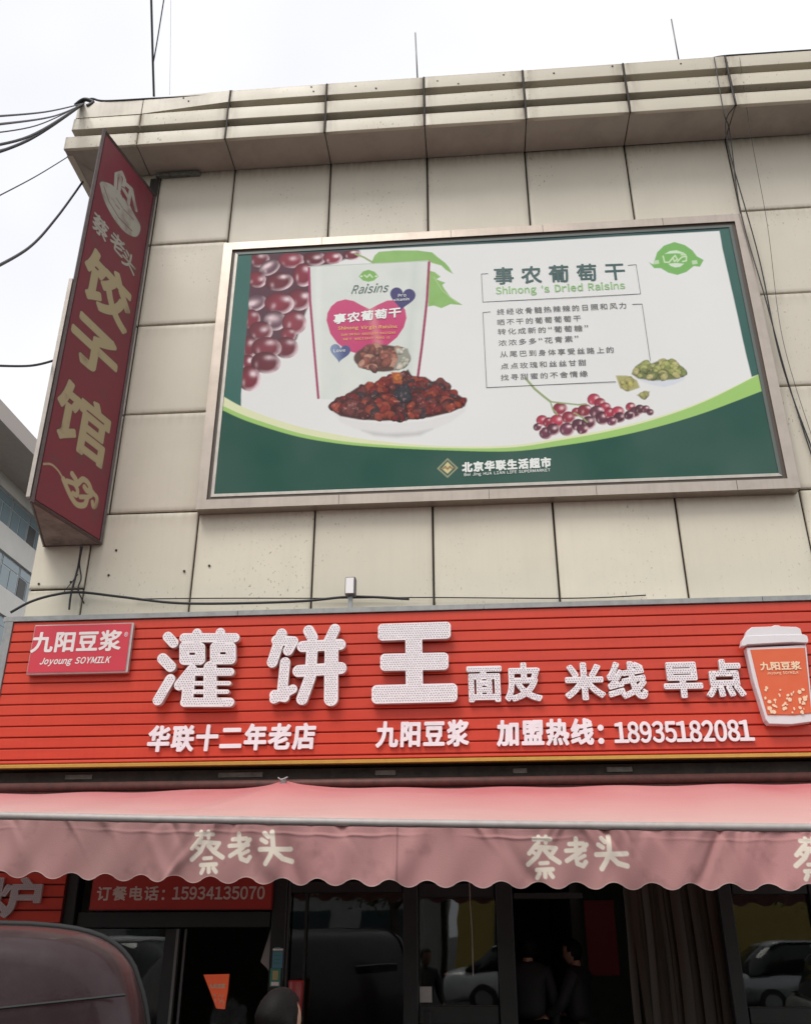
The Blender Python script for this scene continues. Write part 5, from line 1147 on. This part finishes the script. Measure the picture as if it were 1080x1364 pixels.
# ==================================================================  FAR BUILDING (left edge)
FW = mat('far_wall', (.70, .68, .63), .8, noise=.25, nscale=.5); FG = mat('far_glass', (.20, .27, .30), .12, 0, .6, noise=.5, nscale=.6, tint=(.2, .25, .27)); FRM = mat('far_window_frame', (.42, .45, .46), .4, .4); FSO = mat('far_soffit', (.48, .42, .37), .8, noise=.3); FDK = mat('far_dark', (.05, .05, .05), .5)
fb = thing('office_building', 'pale grey office building with ribbon windows and an overhanging roof beyond the corner', 'building', (-22, 30, 0))
def atx(px, py, X): d = ray(px, py); t = (X-CAM[0])/d[0]; p = CAM+d*t; return p[1], p[2]
FX = -17.0
y_a, z_a = atx(0, 640, FX)
zr = {}
for nm, pt_ in (('b1_top', (0, 645)), ('b1_bot', (0, 693)), ('b2_top', (0, 730)), ('b2_bot', (0, 770)), ('par_top', (0, 615))): zr[nm] = atx(*pt_, FX)[1]
Y0, Y1 = 4.5, 42.0
zt1 = zr['par_top']
# floors of solid wall between ribbon windows
st_h = (zr['b1_top']-zr['b2_top']); wh = (zr['b1_top']-zr['b1_bot'])
boxo('wall', FW, fb, FX-12, FX-.35, Y0, Y1, 0, zr['par_top']-.2)
zz_ = zr['b1_top']; fl = 0
boxo('parapet', FW, fb, FX-.34, FX, Y0, Y1, zr['b1_top']+.002, zt1)
while zz_ > 2.5 and fl < 5:
    boxo('spandrel', FW, fb, FX-.34, FX, Y0, Y1, max(0, zz_-st_h), zz_-wh-.002)
    y = Y0+.2; k = 0
    while y < Y1-.8:
        w = MB().box(FX-.30, FX-.12, y, y+1.32, zz_-wh, zz_-.002); o = w.obj('window', FRM, fb)
        g_ = MB().box(FX-.13, FX-.10, y+.06, y+.62, zz_-wh+.06, zz_-wh*.34).obj('pane', FG if k % 3 != 1 else FDK, o); MB().box(FX-.13, FX-.10, y+.70, y+1.26, zz_-wh+.06, zz_-wh*.34).obj('pane', FG, o); MB().box(FX-.13, FX-.10, y+.06, y+1.26, zz_-wh*.30, zz_-.06).obj('pane', FG, o)
        y += 1.36; k += 1
    zz_ -= st_h; fl += 1
# overhanging roof slab on columns above the parapet
EX = -15.2
ye, ze = atx(0, 537, EX); ye2, ze2 = atx(50, 600, EX); zs = (ze+ze2)/2
boxo('roof', FSO, fb, FX-12, EX, Y0+1, Y1+2, zs-.35, zs)
boxo('roof_edge', mat('far_roof_edge', (.45, .40, .36), .7), fb, EX+.002, EX+.12, Y0+1, Y1+2, zs-.5, zs+.12)
for k in range(9):
    y = Y0+2+k*4.2; boxo('column', FW, fb, FX-.9, FX-.5, y, y+.4, zt1-.3, zs-.352); boxo('roof_light', mat('far_white', (.75, .76, .76), .5), fb, FX-1.6, FX-.1, y+1.4, y+2.4, zs-.46, zs-.352)
boxo('attic_wall', FG, fb, FX-3.2, FX-3, Y0+1, Y1, zt1-.3, zs-.352)
for k in range(26): y = Y0+1.5+k*1.4; MB().tube([(FX-.15, y, zt1), (FX-.15, y, zt1+.95)], .03, 5).obj('railing_post', GALV, fb)
MB().tube([(FX-.15, Y0+1, zt1+.95), (FX-.15, Y1, zt1+.95)], .035, 6).obj('railing', GALV, fb)
o = MB().box(-120, 120, 90, 92, 0, 9).obj('distant_terrain', mat('distant_green', (.12, .14, .11), .9, noise=.5, nscale=.2)); o['kind'] = 'structure'

# ==================================================================  CABLES, RODS, LAMP
def wire(label, pts, r, name='overhead_wire', group=None, m=CABLE, cat='wire', n=10):
    o = MB().tube([tuple(p) for p in spline(pts, n)], r, 6).obj(name, m, None, True); return props(o, label, cat, group)
def W3(px, py, y): X, Z = at(px, py, y); return (X, y, Z)
anc = W3(112, 137, -.45)
wg = 'cables fanning out from the roof corner'
for k, (yy, d, s) in enumerate(((151, 5, 0), (167, 4, 3), (180, 3, 5), (192, 2.5, 4), (160, 6, 1), (186, 2, 6))):
    e = W3(-60, yy+ (yy-137)*.5, -d); mid = [(a+b_)/2 for a, b_ in zip(anc, e)]; mid[2] -= .05+.03*s
    wire(('thin cable reaching the roof corner, highest of the fan', 'thin cable reaching the roof corner, second highest of the fan', 'thick sagging cable reaching the roof corner, lowest but one of the fan', 'thick cable reaching the roof corner, lowest of the fan', 'thin cable reaching the roof corner between the two topmost of the fan', 'thin cable just above the thick lowest ones of the fan')[(0, 1, 4, 3, 4, 5)[k]] if k != 2 else 'thick sagging cable in the middle of the fan at the roof corner', [anc, mid, e], (.007, .006, .014, .016, .006, .010)[k], group=wg)
wire('black cable bundle lying along the left top edge of the cornice', [W3(108, 136, -.46), W3(122, 131, -.47), W3(140, 134, -.5), W3(200, 131, -.5), W3(270, 127, -.49), W3(310, 121, -.48)], .014, 'roof_cable', cat='cable')
wire('short thick knot of cable at the roof corner', [W3(100, 140, -.47), W3(112, 132, -.5), W3(124, 136, -.49), W3(116, 141, -.5)], .026, 'cable_knot', cat='cable')
wire('black cable along the right top edge of the cornice', [W3(948, 77, -.48), W3(966, 74, -.49), W3(1010, 71, -.48), W3(1085, 66, -.48), W3(1180, 60, -.48)], .014, 'roof_cable', cat='cable')
wire('single thin wire sloping up to the underside of the cornice', [W3(91, 208, -.3), W3(45, 236, -1.5), W3(-30, 275, -3)], .006)
wire('thick sagging cable behind the projecting sign', [W3(110, 242, -.1), W3(75, 290, -.8), W3(38, 330, -1.6), W3(-30, 368, -3)], .014)
wire('dark cable leaving the middle of the projecting sign to the left', [W3(78, 478, -.9), W3(40, 487, -1.5), W3(-30, 486, -2.5)], .012)
wire('vertical black cable rising from the roof into the sky', [W3(205, 128, -.4), W3(203, 60, -.7), W3(200, -60, -1.2)], .015, 'vertical_cable')
wire('thin black cable joining the vertical cable above the roof', [W3(204, 84, -.6), W3(210, 50, -.7), W3(226, -50, -1)], .009, 'vertical_cable')
wire('hair thin pale wire right of the vertical black cable', [W3(226, 126, -.4), W3(227, 60, -.6), W3(228, -50, -.9)], .0025, 'vertical_cable', m=mat('wire_pale', (.5, .5, .5), .5))
wire('slim lightning rod on the roof edge near the middle', [W3(556, 104, -.4), W3(553, 43, -.4)], .009, 'lightning_rod', cat='rod', n=2, m=mat('rod_steel', (.18, .17, .17), .5, .6))
wire('slim leaning lightning rod on the roof edge at the right', [W3(904, 80, -.4), W3(894, 25, -.4)], .009, 'lightning_rod', cat='rod', n=2, m=mat('rod_steel_b', (.18, .17, .17), .5, .6))
wire('black cable dropping from the roof past the right corner of the billboard', [W3(951, 76, -.52), W3(964, 150, -.53), W3(972, 176, -.35), W3(986, 280, -.17), W3(1020, 400, -.16), W3(1050, 510, -.05), W3(1092, 640, -.03)], .0065, 'wall_cable', cat='cable')
wire('black cable looping over the cornice and crossing the first', [W3(966, 74, -.52), W3(975, 120, -.53), W3(979, 138, -.54), W3(967, 180, -.35), W3(1010, 340, -.05), W3(1040, 480, -.04), W3(1086, 610, -.03)], .0065, 'wall_cable', cat='cable')
wire('hair thin wire hanging farthest right on the facade', [W3(985, 76, -.52), W3(1000, 180, -.4), W3(1022, 300, -.12), W3(1042, 450, -.06), W3(1084, 590, -.04)], .0028, 'wall_cable', cat='cable', m=CABLE)
wire('thick black cable arching over the left end of the signboard flashing', [W3(14, 816, -.16), W3(40, 802, -.14), W3(70, 793, -.12), W3(104, 789, -.12), W3(160, 795, -.11), W3(230, 803, -.1), W3(300, 804, -.1), W3(400, 801, -.1), W3(470, 795, -.1), W3(545, 798, -.09)], .013, 'sign_cable', cat='cable')
wire('thin black cable running above the signboard beside the thick one', [W3(180, 798, -.03), W3(300, 797, -.03), W3(440, 797, -.03), W3(560, 796, -.03), W3(760, 797, -.03), W3(860, 793, -.03)], .006, 'sign_cable', cat='cable')
wire('dark cable hanging from the bottom of the projecting sign', [W3(108, 728, -.2), W3(104, 755, -.05), W3(95, 790, -.05), W3(92, 812, -.06)], .010, 'drop_cable', cat='cable')
wire('crooked thin wire beside the cable under the projecting sign', [W3(110, 728, -.2), W3(106, 750, -.04), W3(108, 770, -.04), W3(104, 785, -.04), W3(112, 804, -.04)], .007, 'drop_cable', cat='cable')
wire('short stray wire under the projecting sign bending left', [W3(104, 765, -.03), W3(92, 780, -.03), W3(84, 790, -.03)], .004, 'drop_cable', cat='cable')
fl_ = thing('floodlight', 'small white box floodlight on a stub above the signboard', 'lamp', (*[W3(465, 785, -.2)[0]], -.2, 4.4))
x0, z0 = at(459, 792, -.24); x1, z1 = at(473, 768, -.24)
boxo('housing', mat('lamp_housing', (.10, .095, .09), .5), fl_, x0, x1+.004, -.24, -.15, z0, z1, .008); boxo('lens', mat('lamp_white', (.82, .82, .82), .35), fl_, x0+.008, x1-.012, -.246, -.238, z0+.012, z1-.012)
boxo('stem', GALV, fl_, (x0+x1)/2-.02, (x0+x1)/2+.02, -.2, -.16, 4.44, z0-.002)
# steam at the serving window
sm = MB(); rs = random.Random(2)
for k in range(26):
    X, Z = at(rs.uniform(280, 325), rs.uniform(1338, 1364), -.45); r_ = rs.uniform(.02, .06)
    bm = bmesh.new(); bmesh.ops.create_icosphere(bm, subdivisions=2, radius=r_); bm.verts.index_update(); sm.add([(v.co.x+X, v.co.y-.45+rs.uniform(-.02, .02), v.co.z*1.3+Z) for v in bm.verts], [[v.index for v in f.verts] for f in bm.faces]); bm.free()
smm = bpy.data.materials.new('steam'); smm.use_nodes = True; n = smm.node_tree; n.nodes.clear(); so = n.nodes.new('ShaderNodeOutputMaterial'); pv = n.nodes.new('ShaderNodeVolumePrincipled'); pv.inputs['Density'].default_value = 1.6; pv.inputs['Color'].default_value = (.9, .9, .9, 1); n.links.new(pv.outputs[0], so.inputs['Volume'])
o = sm.obj('steam', smm, None, True); props(o, 'wisp of pale steam rising at the serving window left of the bald man', 'steam', kind='stuff')
bpy.data.objects.remove(_to)
